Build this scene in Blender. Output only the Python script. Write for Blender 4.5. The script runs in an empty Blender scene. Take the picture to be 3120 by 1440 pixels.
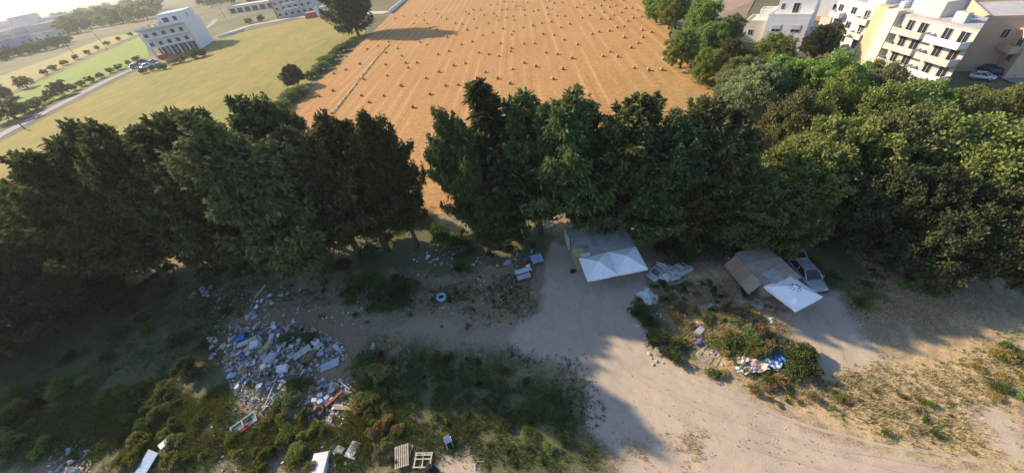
import bpy, math, random
import numpy as np
from mathutils import Matrix, Vector

# ------------------------------------------------------------------ camera / sky / sun
sc = bpy.context.scene
COL = sc.collection
CH = 30.0                                   # flight height of the drone, metres
_N = np.array([235.0, 1230.0]); _HP = np.array([90 - 1560.0, 36 - 720.0])
_u = _N / np.linalg.norm(_N)
FPX = math.sqrt(np.linalg.norm(_N) * -(_HP @ _u))
_dn = np.array([_N[0], -_N[1], -FPX]); _dn /= np.linalg.norm(_dn)
_up = -_dn
_fw = np.array([0, 0, -1.0]); _fwd = _fw - (_fw @ _up) * _up; _fwd /= np.linalg.norm(_fwd)
_rt = np.cross(_fwd, _up)
RM = np.array([_rt, _fwd, _up])
cd = bpy.data.cameras.new('camera'); cam = bpy.data.objects.new('camera', cd); COL.objects.link(cam)
cd.sensor_width = 36.0; cd.lens = 36.0 * FPX / 3120.0; cd.clip_start = 0.1; cd.clip_end = 30000
m = Matrix([[*RM[0], 0], [*RM[1], 0], [*RM[2], CH], [0, 0, 0, 1]]); cam.matrix_world = m
sc.camera = cam
SUN_EL = math.radians(29.0); SH_AZ = math.radians(-36.0)       # direction the shadows fall
SDIR = np.array([math.cos(SH_AZ) * math.cos(SUN_EL), math.sin(SH_AZ) * math.cos(SUN_EL), -math.sin(SUN_EL)])
w = bpy.data.worlds.new('World'); sc.world = w; w.use_nodes = True
nt = w.node_tree; nt.nodes.clear()
sky = nt.nodes.new('ShaderNodeTexSky'); sky.sky_type = 'NISHITA'; sky.sun_disc = False
sky.sun_elevation = SUN_EL; sky.sun_rotation = math.atan2(-SDIR[0], -SDIR[1])
sky.dust_density = 0.7; sky.air_density = 1.0; sky.ozone_density = 3.5
bg = nt.nodes.new('ShaderNodeBackground'); bg.inputs[1].default_value = 0.148
wo = nt.nodes.new('ShaderNodeOutputWorld')
nt.links.new(sky.outputs[0], bg.inputs[0]); nt.links.new(bg.outputs[0], wo.inputs[0])
sl = bpy.data.lights.new('sun', 'SUN'); sl.energy = 5.0; sl.angle = math.radians(0.8); sl.color = (1.0, 0.80, 0.56)
so = bpy.data.objects.new('sun', sl); COL.objects.link(so)
so.rotation_euler = Vector(SDIR).to_track_quat('-Z', 'Y').to_euler(); so.location = (-60, 60, 60)
sc.view_settings.view_transform = 'Standard'; sc.view_settings.look = 'None'
sc.view_settings.exposure = 0.78; sc.view_settings.gamma = 1.0
sc.render.engine = 'CYCLES'
sc.cycles.max_bounces = 5; sc.cycles.transparent_max_bounces = 6
sc.cycles.volume_bounces = 0

# ------------------------------------------------------------------ pixel / ground helpers
def ray(px, py):
    d = RM @ np.array([px - 1560.0, 720.0 - py, -FPX]); return d / np.linalg.norm(d)
def at_z(px, py, z=0.0):
    d = ray(px, py); t = (z - CH) / d[2]; return np.array([d[0] * t, d[1] * t, z])
def sstep(a, b, x):
    t = np.clip((x - a) / (b - a), 0, 1); return t * t * (3 - 2 * t)
_rg = np.random.default_rng(99); _tab = _rg.random((64, 64))
def vnoise(x, y):
    xi = np.floor(x).astype(int); yi = np.floor(y).astype(int); u = x - xi; v = y - yi; u = u * u * (3 - 2 * u); v = v * v * (3 - 2 * v)
    a = _tab[xi % 64, yi % 64]; b = _tab[(xi + 1) % 64, yi % 64]; c = _tab[xi % 64, (yi + 1) % 64]; d = _tab[(xi + 1) % 64, (yi + 1) % 64]
    return (a * (1 - u) + b * u) * (1 - v) + (c * (1 - u) + d * u) * v
_mh = at_z(835, 1110); _mr = at_z(2190, 1000)
def gz(x, y):
    """ground height in metres (works on arrays)"""
    x = np.asarray(x, float); y = np.asarray(y, float)
    near = sstep(-90, -70, x) * (1 - sstep(42, 50, x)) * (1 - sstep(37, 43, y))
    n = .16 * (vnoise(x * .30, y * .30) - .5) + .07 * (vnoise(x * .9 + 7, y * .9) - .5) + .035 * (vnoise(x * 2.3, y * 2.3 + 5) - .5)
    mh = 1.1 * np.exp(-(((x - _mh[0]) / 3.6) ** 2 + ((y - _mh[1]) / 4.2) ** 2))
    mr = .9 * np.exp(-(((x - _mr[0]) / 3.6) ** 2 + ((y - _mr[1]) / 3.4) ** 2))
    drop = -7.0 * sstep(46, 78, x - .2 * (y - 60)) * (1 - sstep(200, 330, y))
    return near * n + mh + mr + drop
def gp(px, py, dz=0.0):
    """point of the ground under a pixel of the photograph"""
    z = 0.0
    for _ in range(14):
        p = at_z(px, py, z); z = .5 * z + .5 * float(gz(p[0], p[1]))
    p = at_z(px, py, z); return np.array([p[0], p[1], z + dz])
def top_at(px, py, h):
    """base of an upright thing of height h whose top shows at a pixel"""
    z = 0.0
    for _ in range(14):
        p = at_z(px, py, z + h); z = .5 * z + .5 * float(gz(p[0], p[1]))
    return np.array([p[0], p[1], float(gz(p[0], p[1]))])
def to_px(p):
    c = RM.T @ (np.array(p, float) - np.array([0, 0, CH])); return 1560 + FPX * c[0] / -c[2], 720 - FPX * c[1] / -c[2]

# ------------------------------------------------------------------ scene helpers
def tag(o, label=None, cat=None, group=None, kind=None):
    if label: o['label'] = label
    if cat: o['category'] = cat
    if group: o['group'] = group
    if kind: o['kind'] = kind
    return o
def empty(name, loc=(0, 0, 0), rz=0.0, label=None, cat=None, group=None):
    o = bpy.data.objects.new(name, None); COL.objects.link(o)
    o.location = tuple(float(v) for v in loc); o.rotation_euler = (0, 0, rz); o.empty_display_size = .2
    return tag(o, label, cat, group)
def link(name, me, mat=None, parent=None, loc=None, rot=None):
    o = bpy.data.objects.new(name, me); COL.objects.link(o)
    if mat is not None and len(me.materials) == 0: me.materials.append(mat)
    if parent is not None: o.parent = parent
    if loc is not None: o.location = tuple(float(v) for v in loc)
    if rot is not None: o.rotation_euler = rot
    return o
def mesh_np(name, V, F, smooth=False):
    """V (n,3), F (m,k) arrays"""
    V = np.ascontiguousarray(V, np.float32); F = np.ascontiguousarray(F, np.int32)
    me = bpy.data.meshes.new(name); k = F.shape[1]
    me.vertices.add(len(V)); me.vertices.foreach_set('co', V.ravel())
    me.loops.add(F.size); me.loops.foreach_set('vertex_index', F.ravel())
    me.polygons.add(len(F)); me.polygons.foreach_set('loop_start', np.arange(0, F.size, k, dtype=np.int32))
    if smooth: me.polygons.foreach_set('use_smooth', np.ones(len(F), bool))
    me.update(calc_edges=True); me.validate(); return me
class MB:
    """collects simple solids and links them as one mesh"""
    def __init__(s): s.v = []; s.f = []
    def add(s, V, F):
        b = len(s.v); s.v += [tuple(map(float, p)) for p in V]; s.f += [tuple(i + b for i in q) for q in F]; return s
    def box(s, x0, x1, y0, y1, z0, z1, M=None):
        V = [(x, y, z) for z in (z0, z1) for y in (y0, y1) for x in (x0, x1)]
        if M is not None: V = [tuple(M @ Vector(p)) for p in V]
        return s.add(V, [(0, 2, 3, 1), (4, 5, 7, 6), (0, 1, 5, 4), (1, 3, 7, 5), (3, 2, 6, 7), (2, 0, 4, 6)])
    def tube(s, pts, rad, n=6, cap=True):
        pts = [Vector(p) for p in pts]; rad = rad if hasattr(rad, '__len__') else [rad] * len(pts)
        V = []; F = []
        for i, p in enumerate(pts):
            d = (pts[min(i + 1, len(pts) - 1)] - pts[max(i - 1, 0)]).normalized()
            a = d.cross(Vector((0.31, 0.87, 0.41))).normalized(); b = d.cross(a)
            for k in range(n):
                t = 2 * math.pi * k / n; V.append(p + (a * math.cos(t) + b * math.sin(t)) * rad[i])
        for i in range(len(pts) - 1):
            for k in range(n):
                k2 = (k + 1) % n; F.append((i * n + k, i * n + k2, (i + 1) * n + k2, (i + 1) * n + k))
        if cap:
            F.append(tuple(reversed(range(n)))); F.append(tuple(range((len(pts) - 1) * n, len(pts) * n)))
        return s.add(V, F)
    def prism(s, poly, z0, z1):
        n = len(poly); V = [(p[0], p[1], z0) for p in poly] + [(p[0], p[1], z1) for p in poly]
        F = [tuple(reversed(range(n))), tuple(range(n, 2 * n))] + [(i, (i + 1) % n, n + (i + 1) % n, n + i) for i in range(n)]
        return s.add(V, F)
    def mesh(s, name, smooth=False):
        me = bpy.data.meshes.new(name); me.from_pydata(s.v, [], s.f); me.update()
        if smooth:
            for p in me.polygons: p.use_smooth = True
        return me
    def build(s, name, mat, parent=None, loc=None, rot=None, smooth=False):
        return link(name, s.mesh(name, smooth), mat, parent, loc, rot)
def bevel(o, wd=.02, seg=2):
    b = o.modifiers.new('bevel', 'BEVEL'); b.width = wd; b.segments = seg; b.limit_method = 'ANGLE'; return o
def copy_tree(o, parent=None):
    c = o.copy(); COL.objects.link(c); c.parent = parent
    for ch in list(o.children): copy_tree(ch, c)
    return c

# ------------------------------------------------------------------ materials
MATS = {}
def hexlin(c): return tuple(c) + (1.0,)
def mat(name, col, col2=None, rough=.85, scale=3.0, detail=4.0, bump=0.0, metal=0.0, spec=.3, amt=1.0, bscale=None):
    """two-tone procedural surface: noise mixes col and col2"""
    if name in MATS: return MATS[name]
    mt = bpy.data.materials.new(name); mt.use_nodes = True; t = mt.node_tree; N = t.nodes; b = N['Principled BSDF']
    b.inputs['Roughness'].default_value = rough; b.inputs['Metallic'].default_value = metal
    b.inputs['Specular IOR Level'].default_value = spec
    if col2 is None: col2 = tuple(c * .72 for c in col)
    tc = N.new('ShaderNodeTexCoord'); nz = N.new('ShaderNodeTexNoise'); nz.inputs['Scale'].default_value = scale
    nz.inputs['Detail'].default_value = detail; nz.inputs['Roughness'].default_value = .65
    t.links.new(tc.outputs['Object'], nz.inputs['Vector'])
    rp = N.new('ShaderNodeValToRGB'); rp.color_ramp.elements[0].position = .35; rp.color_ramp.elements[1].position = .65
    rp.color_ramp.elements[0].color = hexlin(col2); rp.color_ramp.elements[1].color = hexlin(col)
    t.links.new(nz.outputs['Fac'], rp.inputs['Fac']); t.links.new(rp.outputs['Color'], b.inputs['Base Color'])
    if bump:
        n2 = N.new('ShaderNodeTexNoise'); n2.inputs['Scale'].default_value = bscale or scale * 6; n2.inputs['Detail'].default_value = 3
        t.links.new(tc.outputs['Object'], n2.inputs['Vector'])
        bp = N.new('ShaderNodeBump'); bp.inputs['Strength'].default_value = bump; bp.inputs['Distance'].default_value = .05
        t.links.new(n2.outputs['Fac'], bp.inputs['Height']); t.links.new(bp.outputs['Normal'], b.inputs['Normal'])
    MATS[name] = mt; return mt
def leafmat(name, a, b_, trans=.28, hue=.03):
    """foliage: colour varies leaf by leaf and plant by plant, some light passes through"""
    if name in MATS: return MATS[name]
    mt = bpy.data.materials.new(name); mt.use_nodes = True; t = mt.node_tree; N = t.nodes; N.clear()
    out = N.new('ShaderNodeOutputMaterial'); df = N.new('ShaderNodeBsdfDiffuse'); tr = N.new('ShaderNodeBsdfTranslucent')
    mx = N.new('ShaderNodeMixShader'); mx.inputs[0].default_value = trans
    ge = N.new('ShaderNodeNewGeometry'); oi = N.new('ShaderNodeObjectInfo')
    rp = N.new('ShaderNodeMix'); rp.data_type = 'RGBA'; rp.inputs[6].default_value = hexlin(a); rp.inputs[7].default_value = hexlin(b_)
    t.links.new(ge.outputs['Random Per Island'], rp.inputs[0])
    hs = N.new('ShaderNodeHueSaturation'); mr = N.new('ShaderNodeMapRange'); mr.inputs['To Min'].default_value = .5 - hue; mr.inputs['To Max'].default_value = .5 + hue
    mv = N.new('ShaderNodeMapRange'); mv.inputs['To Min'].default_value = .8; mv.inputs['To Max'].default_value = 1.25
    t.links.new(oi.outputs['Random'], mr.inputs['Value']); t.links.new(oi.outputs['Random'], mv.inputs['Value'])
    t.links.new(mr.outputs[0], hs.inputs['Hue']); t.links.new(mv.outputs[0], hs.inputs['Value'])
    t.links.new(rp.outputs[2], hs.inputs['Color'])
    t.links.new(hs.outputs[0], df.inputs['Color']); t.links.new(hs.outputs[0], tr.inputs['Color'])
    t.links.new(df.outputs[0], mx.inputs[1]); t.links.new(tr.outputs[0], mx.inputs[2]); t.links.new(mx.outputs[0], out.inputs['Surface'])
    MATS[name] = mt; return mt

# ------------------------------------------------------------------ ground
def poly_sd(X, Y, poly):
    """signed distance to a polygon, positive inside"""
    poly = np.asarray(poly, float); n = len(poly); ins = np.zeros(X.shape, bool); dm = np.full(X.shape, 1e9)
    for i in range(n):
        ax, ay = poly[i][:2]; bx, by = poly[(i + 1) % n][:2]; ex, ey = bx - ax, by - ay
        t = np.clip(((X - ax) * ex + (Y - ay) * ey) / (ex * ex + ey * ey + 1e-9), 0, 1)
        dm = np.minimum(dm, np.hypot(X - ax - t * ex, Y - ay - t * ey))
        c = ((ay > Y) != (by > Y)) & (X < (bx - ax) * (Y - ay) / (by - ay + 1e-12) + ax); ins ^= c
    return np.where(ins, dm, -dm)
def pxpoly(L): return [at_z(*p)[:2] for p in L]
SAND = [pxpoly([(1690, 745), (1650, 850), (1665, 950), (1590, 985), (1545, 1020), (1600, 1075), (1720, 1110), (1775, 1150), (1800, 1210), (1790, 1300), (1850, 1360), (1900, 1450), (2400, 1600), (3300, 1500), (2990, 1432), (2700, 1385), (2500, 1310), (2340, 1240), (2230, 1175), (2115, 1130), (2065, 1095), (1970, 1010), (1935, 930), (1965, 865), (1985, 800)]),
        pxpoly([(2370, 950), (2410, 985), (2450, 1070), (2480, 1110), (2560, 1125), (2690, 1085), (2650, 1020), (2575, 960), (2545, 890), (2440, 880)]),
        pxpoly([(2990, 1215), (3050, 1250), (3140, 1290), (3140, 1430), (3010, 1330), (2960, 1260)]),
        pxpoly([(1345, 1385), (1400, 1380), (1450, 1400), (1455, 1450), (1330, 1450)])]
FAINT = [pxpoly([(1640, 985), (1500, 985), (1330, 960), (1150, 930), (1000, 890), (960, 850), (930, 900), (1000, 950), (1180, 1000), (1350, 1030), (1560, 1060), (1640, 1060)]),
         pxpoly([(2500, 1110), (2700, 1090), (2900, 1180), (3120, 1340), (3120, 1430), (2980, 1320), (2760, 1220), (2500, 1160)]),
         pxpoly([(2680, 760), (2760, 820), (2860, 920), (2960, 1000), (3100, 1080), (3120, 1000), (2950, 900), (2820, 800), (2720, 740)])]
GREEN_AND_SHADE = [pxpoly([(-200, 800), (560, 830), (700, 900), (680, 1180), (300, 1200), (-200, 1300)]), pxpoly([(1050, 700), (1640, 690), (1620, 780), (1400, 830), (1050, 830)]), pxpoly([(2400, 720), (2700, 700), (2750, 800), (2600, 900), (2450, 800)]),  # first patch paints the left trees' deep shade into the ground colour
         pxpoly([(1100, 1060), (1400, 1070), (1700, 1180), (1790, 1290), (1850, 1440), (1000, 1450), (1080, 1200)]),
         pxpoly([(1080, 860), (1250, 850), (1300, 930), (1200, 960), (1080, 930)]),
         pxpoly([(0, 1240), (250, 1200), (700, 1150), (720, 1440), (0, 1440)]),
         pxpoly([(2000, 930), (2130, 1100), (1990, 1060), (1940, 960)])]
DRY = [pxpoly([(2080, 1100), (2500, 1100), (2850, 1040), (3150, 960), (3150, 1440), (2950, 1420), (2500, 1300)]),
       pxpoly([(1960, 860), (2250, 850), (2400, 1010), (2400, 1180), (2200, 1170), (2000, 950)])]
def wob(X, Y): return 1.6 * (vnoise(X * .45, Y * .45) - .5) + 1.0 * (vnoise(X * 1.2 + 9, Y * 1.2) - .5) + .7 * (vnoise(X * 2.9, Y * 2.9 + 3) - .5)
def masks(X, Y):
    wv = wob(X, Y)
    sd = np.max([poly_sd(X, Y, p) for p in SAND], axis=0) + wv * .55
    ft = np.max([poly_sd(X, Y, p) for p in FAINT], axis=0) + wv * .8
    gr = np.max([poly_sd(X, Y, p) for p in GREEN_AND_SHADE], axis=0) + wv
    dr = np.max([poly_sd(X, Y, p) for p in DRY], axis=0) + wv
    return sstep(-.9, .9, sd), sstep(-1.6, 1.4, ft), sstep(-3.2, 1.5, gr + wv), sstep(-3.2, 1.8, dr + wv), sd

def ground_material():
    mt = bpy.data.materials.new('soil_and_sand'); mt.use_nodes = True; t = mt.node_tree; N = t.nodes; L = t.links; b = N['Principled BSDF']
    b.inputs['Roughness'].default_value = .95; b.inputs['Specular IOR Level'].default_value = .1
    tc = N.new('ShaderNodeTexCoord')
    def noise(s, d=5, r=.6):
        n = N.new('ShaderNodeTexNoise'); n.inputs['Scale'].default_value = s; n.inputs['Detail'].default_value = d; n.inputs['Roughness'].default_value = r
        L.new(tc.outputs['Object'], n.inputs['Vector']); return n.outputs['Fac']
    def ramp(f, stops):
        r = N.new('ShaderNodeValToRGB'); e = r.color_ramp.elements
        e[0].position, e[0].color = stops[0][0], hexlin(stops[0][1]); e[1].position, e[1].color = stops[-1][0], hexlin(stops[-1][1])
        for p, c in stops[1:-1]: q = e.new(p); q.color = hexlin(c)
        L.new(f, r.inputs['Fac']); return r.outputs['Color']
    def mix(f, a, c):
        x = N.new('ShaderNodeMix'); x.data_type = 'RGBA'; L.new(f, x.inputs[0]); L.new(a, x.inputs[6]); L.new(c, x.inputs[7]); return x.outputs[2]
    def attr(n):
        a = N.new('ShaderNodeAttribute'); a.attribute_name = n; return a.outputs['Fac']
    def edge(f, nz, k=1.5):
        """roughens the border of a patch with noise"""
        a = N.new('ShaderNodeMath'); a.operation = 'MULTIPLY_ADD'; L.new(nz, a.inputs[0]); a.inputs[1].default_value = k; a.inputs[2].default_value = -k * .5
        s = N.new('ShaderNodeMath'); s.operation = 'ADD'; L.new(f, s.inputs[0]); L.new(a.outputs[0], s.inputs[1])
        r = N.new('ShaderNodeMapRange'); r.inputs['From Min'].default_value = .2; r.inputs['From Max'].default_value = .8; L.new(s.outputs[0], r.inputs['Value']); return r.outputs[0]
    fine = noise(7, 6, .7); med = noise(1.6, 5); big = noise(.33, 4); vf = noise(22, 4, .7)
    soil = ramp(fine, [(.3, (.155, .115, .074)), (.5, (.255, .195, .125)), (.72, (.36, .28, .19))])
    dry = ramp(fine, [(.3, (.30, .215, .11)), (.5, (.45, .335, .185)), (.7, (.58, .45, .27))])
    grn_shade = ramp(fine, [(.3, (.065, .072, .034)), (.55, (.125, .125, .062)), (.75, (.24, .205, .12))])
    sand = ramp(med, [(.3, (.35, .28, .21)), (.5, (.42, .345, .265)), (.7, (.47, .39, .30))])
    sp = ramp(vf, [(.28, (.24, .19, .135)), (.45, (.42, .345, .26)), (.8, (.49, .405, .315))])
    sand = mix(noise(2.7, 3), sand, sp)
    c = mix(edge(attr('dry'), med), soil, dry)
    c = mix(edge(attr('green'), med), c, grn_shade)  # green cover, and the painted tree shade on the left ground
    hf = N.new('ShaderNodeMath'); hf.operation = 'MULTIPLY'; hf.inputs[1].default_value = .3; L.new(edge(attr('faint'), fine, 1.8), hf.inputs[0])
    c = mix(hf.outputs[0], c, sand)
    c = mix(edge(attr('sand'), fine, 1.7), c, sand)
    L.new(c, b.inputs['Base Color'])
    bp = N.new('ShaderNodeBump'); bp.inputs['Strength'].default_value = .55; bp.inputs['Distance'].default_value = .06
    L.new(noise(9, 6, .7), bp.inputs['Height']); L.new(bp.outputs['Normal'], b.inputs['Normal'])
    return mt
GM = ground_material()
def near_ground():
    st = .33; xs = np.arange(-84, 54, st); ys = np.arange(-16, 44, st); nx, ny = len(xs), len(ys)
    X, Y = np.meshgrid(xs, ys); Z = gz(X, Y); V = np.stack([X.ravel(), Y.ravel(), Z.ravel()], 1)
    s, ft, gr, dr, sd = masks(X, Y)
    i = np.arange(ny - 1)[:, None] * nx + np.arange(nx - 1)[None, :]
    F = np.stack([i, i + 1, i + nx + 1, i + nx], -1).reshape(-1, 4)
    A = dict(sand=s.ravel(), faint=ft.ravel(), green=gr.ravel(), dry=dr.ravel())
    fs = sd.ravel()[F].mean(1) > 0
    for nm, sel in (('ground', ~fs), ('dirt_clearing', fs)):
        Fs = F[sel]; used, inv = np.unique(Fs, return_inverse=True)
        me = mesh_np(nm, V[used], inv.reshape(-1, 4), True)
        for k, a in A.items():
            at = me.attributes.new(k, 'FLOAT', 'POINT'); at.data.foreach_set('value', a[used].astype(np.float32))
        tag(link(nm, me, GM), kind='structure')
near_ground()

def sheet(name, poly, m_, z=.0, step=None):
    """flat piece of land with a subdivided outline, laid just above the terrain"""
    me = bpy.data.meshes.new(name); P = [tuple(p[:2]) for p in poly]
    me.from_pydata([(x, y, float(gz(x, y)) + z) for x, y in P], [], [tuple(range(len(P)))]); me.update()
    return tag(link(name, me, m_), kind='structure')
def rough_edge(P, step=3.0, amp=.5, seed=1):
    r = random.Random(seed); out = []
    for i in range(len(P)):
        a = np.array(P[i][:2], float); b = np.array(P[(i + 1) % len(P)][:2], float); n = max(1, int(np.linalg.norm(b - a) / step))
        for k in range(n):
            q = a + (b - a) * k / n; out.append((q[0] + r.uniform(-amp, amp), q[1] + r.uniform(-amp, amp)))
    return out
# the wide terrain, one sheet to the horizon, finer near the middle
def axis(v): return np.array(sorted(set([-v_ for v_ in v] + list(v))), float)
_ax = axis([0, 12, 24, 36, 48, 60, 72, 84, 100, 120, 150, 190, 240, 300, 380, 500, 700, 1000, 1500, 2300, 3500, 5200])
_X, _Y = np.meshgrid(_ax, _ax); _Z = gz(_X, _Y)
_innear = (_X > -86) & (_X < 50) & (_Y > -18) & (_Y < 43)
_Z = np.where(_innear, -.7, _Z - .09)
_i = np.arange(len(_ax) - 1)[:, None] * len(_ax) + np.arange(len(_ax) - 1)[None, :]
_F = np.stack([_i, _i + 1, _i + len(_ax) + 1, _i + len(_ax)], -1).reshape(-1, 4)
tag(link('terrain', mesh_np('terrain', np.stack([_X.ravel(), _Y.ravel(), _Z.ravel()], 1), _F, True), mat('scrub_land', (.19, .17, .085), (.10, .105, .05), .95, .02, 6, spec=.1)), kind='structure')

def field_material():
    mt = bpy.data.materials.new('mown_straw_stubble'); mt.use_nodes = True; t = mt.node_tree; N = t.nodes; L = t.links; b = N['Principled BSDF']
    b.inputs['Roughness'].default_value = .95; b.inputs['Specular IOR Level'].default_value = .1
    tc = N.new('ShaderNodeTexCoord'); mp = N.new('ShaderNodeMapping'); mp.inputs['Rotation'].default_value = (0, 0, math.radians(7.5)); L.new(tc.outputs['Object'], mp.inputs['Vector'])
    def noise(s, d=5, sc_=None, src=None):
        n = N.new('ShaderNodeTexNoise'); n.inputs['Scale'].default_value = s; n.inputs['Detail'].default_value = d; n.inputs['Roughness'].default_value = .62
        v = src or mp.outputs[0]
        if sc_:
            q = N.new('ShaderNodeMapping'); q.inputs['Scale'].default_value = sc_; L.new(v, q.inputs['Vector']); v = q.outputs[0]
        L.new(v, n.inputs['Vector']); return n.outputs['Fac']
    def ramp(f, stops):
        r = N.new('ShaderNodeValToRGB'); e = r.color_ramp.elements
        e[0].position, e[0].color = stops[0][0], hexlin(stops[0][1]); e[1].position, e[1].color = stops[-1][0], hexlin(stops[-1][1])
        for p, c in stops[1:-1]: q = e.new(p); q.color = hexlin(c)
        L.new(f, r.inputs['Fac']); return r.outputs['Color']
    def mix(f, a, c):
        x = N.new('ShaderNodeMix'); x.data_type = 'RGBA'
        (L.new(f, x.inputs[0]) if not isinstance(f, float) else setattr(x.inputs[0], 'default_value', f)); L.new(a, x.inputs[6]); L.new(c, x.inputs[7]); return x.outputs[2]
    base = ramp(noise(.045, 4), [(.3, (.34, .17, .062)), (.5, (.395, .212, .080)), (.7, (.43, .255, .10))])
    spk = ramp(noise(1.1, 6), [(.3, (.25, .13, .048)), (.5, (.38, .212, .083)), (.72, (.54, .34, .15))])
    c = mix(.55, base, spk)
    # swaths left by the mower, along the field
    wv = N.new('ShaderNodeTexWave'); wv.wave_type = 'BANDS'; wv.bands_direction = 'X'; wv.inputs['Scale'].default_value = .095
    wv.inputs['Distortion'].default_value = 1.0; wv.inputs['Detail'].default_value = 3; wv.inputs['Detail Scale'].default_value = .35
    L.new(mp.outputs[0], wv.inputs['Vector'])
    lines = ramp(wv.outputs['Fac'], [(.80, (0, 0, 0)), (.97, (1, 1, 1))])
    dl = ramp(wv.outputs['Fac'], [(.03, (1, 1, 1)), (.14, (0, 0, 0))])
    brk = ramp(noise(.16, 3, (1, .12, 1)), [(.42, (0, 0, 0)), (.62, (1, 1, 1))])
    m1 = N.new('ShaderNodeMath'); m1.operation = 'MULTIPLY'; L.new(lines, m1.inputs[0]); L.new(brk, m1.inputs[1])
    m1b = N.new('ShaderNodeMath'); m1b.operation = 'MULTIPLY'; L.new(m1.outputs[0], m1b.inputs[0]); m1b.inputs[1].default_value = .4
    m2 = N.new('ShaderNodeMath'); m2.operation = 'MULTIPLY'; L.new(dl, m2.inputs[0]); L.new(brk, m2.inputs[1])
    m2b = N.new('ShaderNodeMath'); m2b.operation = 'MULTIPLY'; L.new(m2.outputs[0], m2b.inputs[0]); m2b.inputs[1].default_value = .35
    lc = N.new('ShaderNodeRGB'); lc.outputs[0].default_value = (.60, .38, .17, 1); dc = N.new('ShaderNodeRGB'); dc.outputs[0].default_value = (.24, .115, .045, 1)
    c = mix(m1b.outputs[0], c, lc.outputs[0]); c = mix(m2b.outputs[0], c, dc.outputs[0])
    gc = N.new('ShaderNodeRGB'); gc.outputs[0].default_value = (.24, .20, .075, 1)
    # greener corner by the trees at the right
    gr = N.new('ShaderNodeTexGradient'); gr.gradient_type = 'SPHERICAL'; gm = N.new('ShaderNodeMapping'); gm.vector_type = 'TEXTURE'
    gm.inputs['Location'].default_value = (36, 66, 0); gm.inputs['Scale'].default_value = (17, 24, 40); L.new(tc.outputs['Object'], gm.inputs['Vector']); L.new(gm.outputs[0], gr.inputs['Vector'])
    m3 = N.new('ShaderNodeMath'); m3.operation = 'MULTIPLY'; L.new(gr.outputs['Fac'], m3.inputs[0]); L.new(ramp(noise(.25, 5), [(.4, (0, 0, 0)), (.65, (1, 1, 1))]), m3.inputs[1])
    c = mix(m3.outputs[0], c, gc.outputs[0])
    L.new(c, b.inputs['Base Color'])
    bp = N.new('ShaderNodeBump'); bp.inputs['Strength'].default_value = .6; bp.inputs['Distance'].default_value = .12
    L.new(noise(1.8, 6), bp.inputs['Height']); L.new(bp.outputs['Normal'], b.inputs['Normal'])
    return mt
FIELD = [(-34, 42), (-46, 72), (-54, 99), (-51, 140), (-46, 200), (-44, 243), (-41, 294), (-36, 420), (100, 420), (84, 260), (68, 158), (62, 137), (56, 112), (50, 96), (47.5, 84), (47.5, 72), (45, 61.5), (40, 50), (28, 42)]
sheet('hay_field', rough_edge(FIELD, 2.5, .5, 3), field_material(), .03)
def grassland(name, a, b_, c_, s=.5, sx=(1, 1, 1), rz=0):
    mt = bpy.data.materials.new(name); mt.use_nodes = True; t = mt.node_tree; N = t.nodes; L = t.links; b = N['Principled BSDF']
    b.inputs['Roughness'].default_value = .95; b.inputs['Specular IOR Level'].default_value = .08
    tc = N.new('ShaderNodeTexCoord'); mp = N.new('ShaderNodeMapping'); mp.inputs['Scale'].default_value = sx; mp.inputs['Rotation'].default_value = (0, 0, rz); L.new(tc.outputs['Object'], mp.inputs['Vector'])
    n1 = N.new('ShaderNodeTexNoise'); n1.inputs['Scale'].default_value = s * .09; n1.inputs['Detail'].default_value = 5; L.new(mp.outputs[0], n1.inputs['Vector'])
    n2 = N.new('ShaderNodeTexNoise'); n2.inputs['Scale'].default_value = s; n2.inputs['Detail'].default_value = 6; n2.inputs['Roughness'].default_value = .7; L.new(mp.outputs[0], n2.inputs['Vector'])
    def ramp(f, s_):
        r = N.new('ShaderNodeValToRGB'); e = r.color_ramp.elements; e[0].position = .40; e[1].position = .60; e[0].color = hexlin(s_[0]); e[1].color = hexlin(s_[1]); L.new(f, r.inputs['Fac']); return r.outputs[0]
    x = N.new('ShaderNodeMix'); x.data_type = 'RGBA'; x.inputs[0].default_value = .45; L.new(ramp(n1.outputs['Fac'], (a, b_)), x.inputs[6]); L.new(ramp(n2.outputs['Fac'], (c_, b_)), x.inputs[7])
    L.new(x.outputs[2], b.inputs['Base Color'])
    bp = N.new('ShaderNodeBump'); bp.inputs['Strength'].default_value = .6; bp.inputs['Distance'].default_value = .15; L.new(n2.outputs['Fac'], bp.inputs['Height']); L.new(bp.outputs['Normal'], b.inputs['Normal'])
    return mt
MEADOW = [(-40, 42), (-48, 72), (-56, 99), (-54, 140), (-50, 200), (-64, 262), (-110, 300), (-150, 286), (-170, 240), (-172, 215), (-158, 130), (-146, 70), (-138, 42)]
sheet('meadow', rough_edge(MEADOW, 4, .8, 5), grassland('meadow_grass', (.39, .28, .085), (.25, .235, .062), (.14, .12, .036), .30, (1, .38, 1), .75), .0)
def gpoly(L): return [gp(*p)[:2] for p in L]
sheet('green_field', gpoly([(0, 385), (455, 172), (440, 105), (250, 190), (0, 310)]), grassland('green_crop', (.19, .28, .055), (.25, .30, .07), (.15, .20, .045), .2), .0)
sheet('straw_field', gpoly([(0, 298), (250, 178), (440, 96), (330, 112), (150, 180), (0, 232)]), grassland('pale_stubble', (.36, .28, .11), (.27, .26, .09), (.30, .24, .09), .12), .0)
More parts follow.
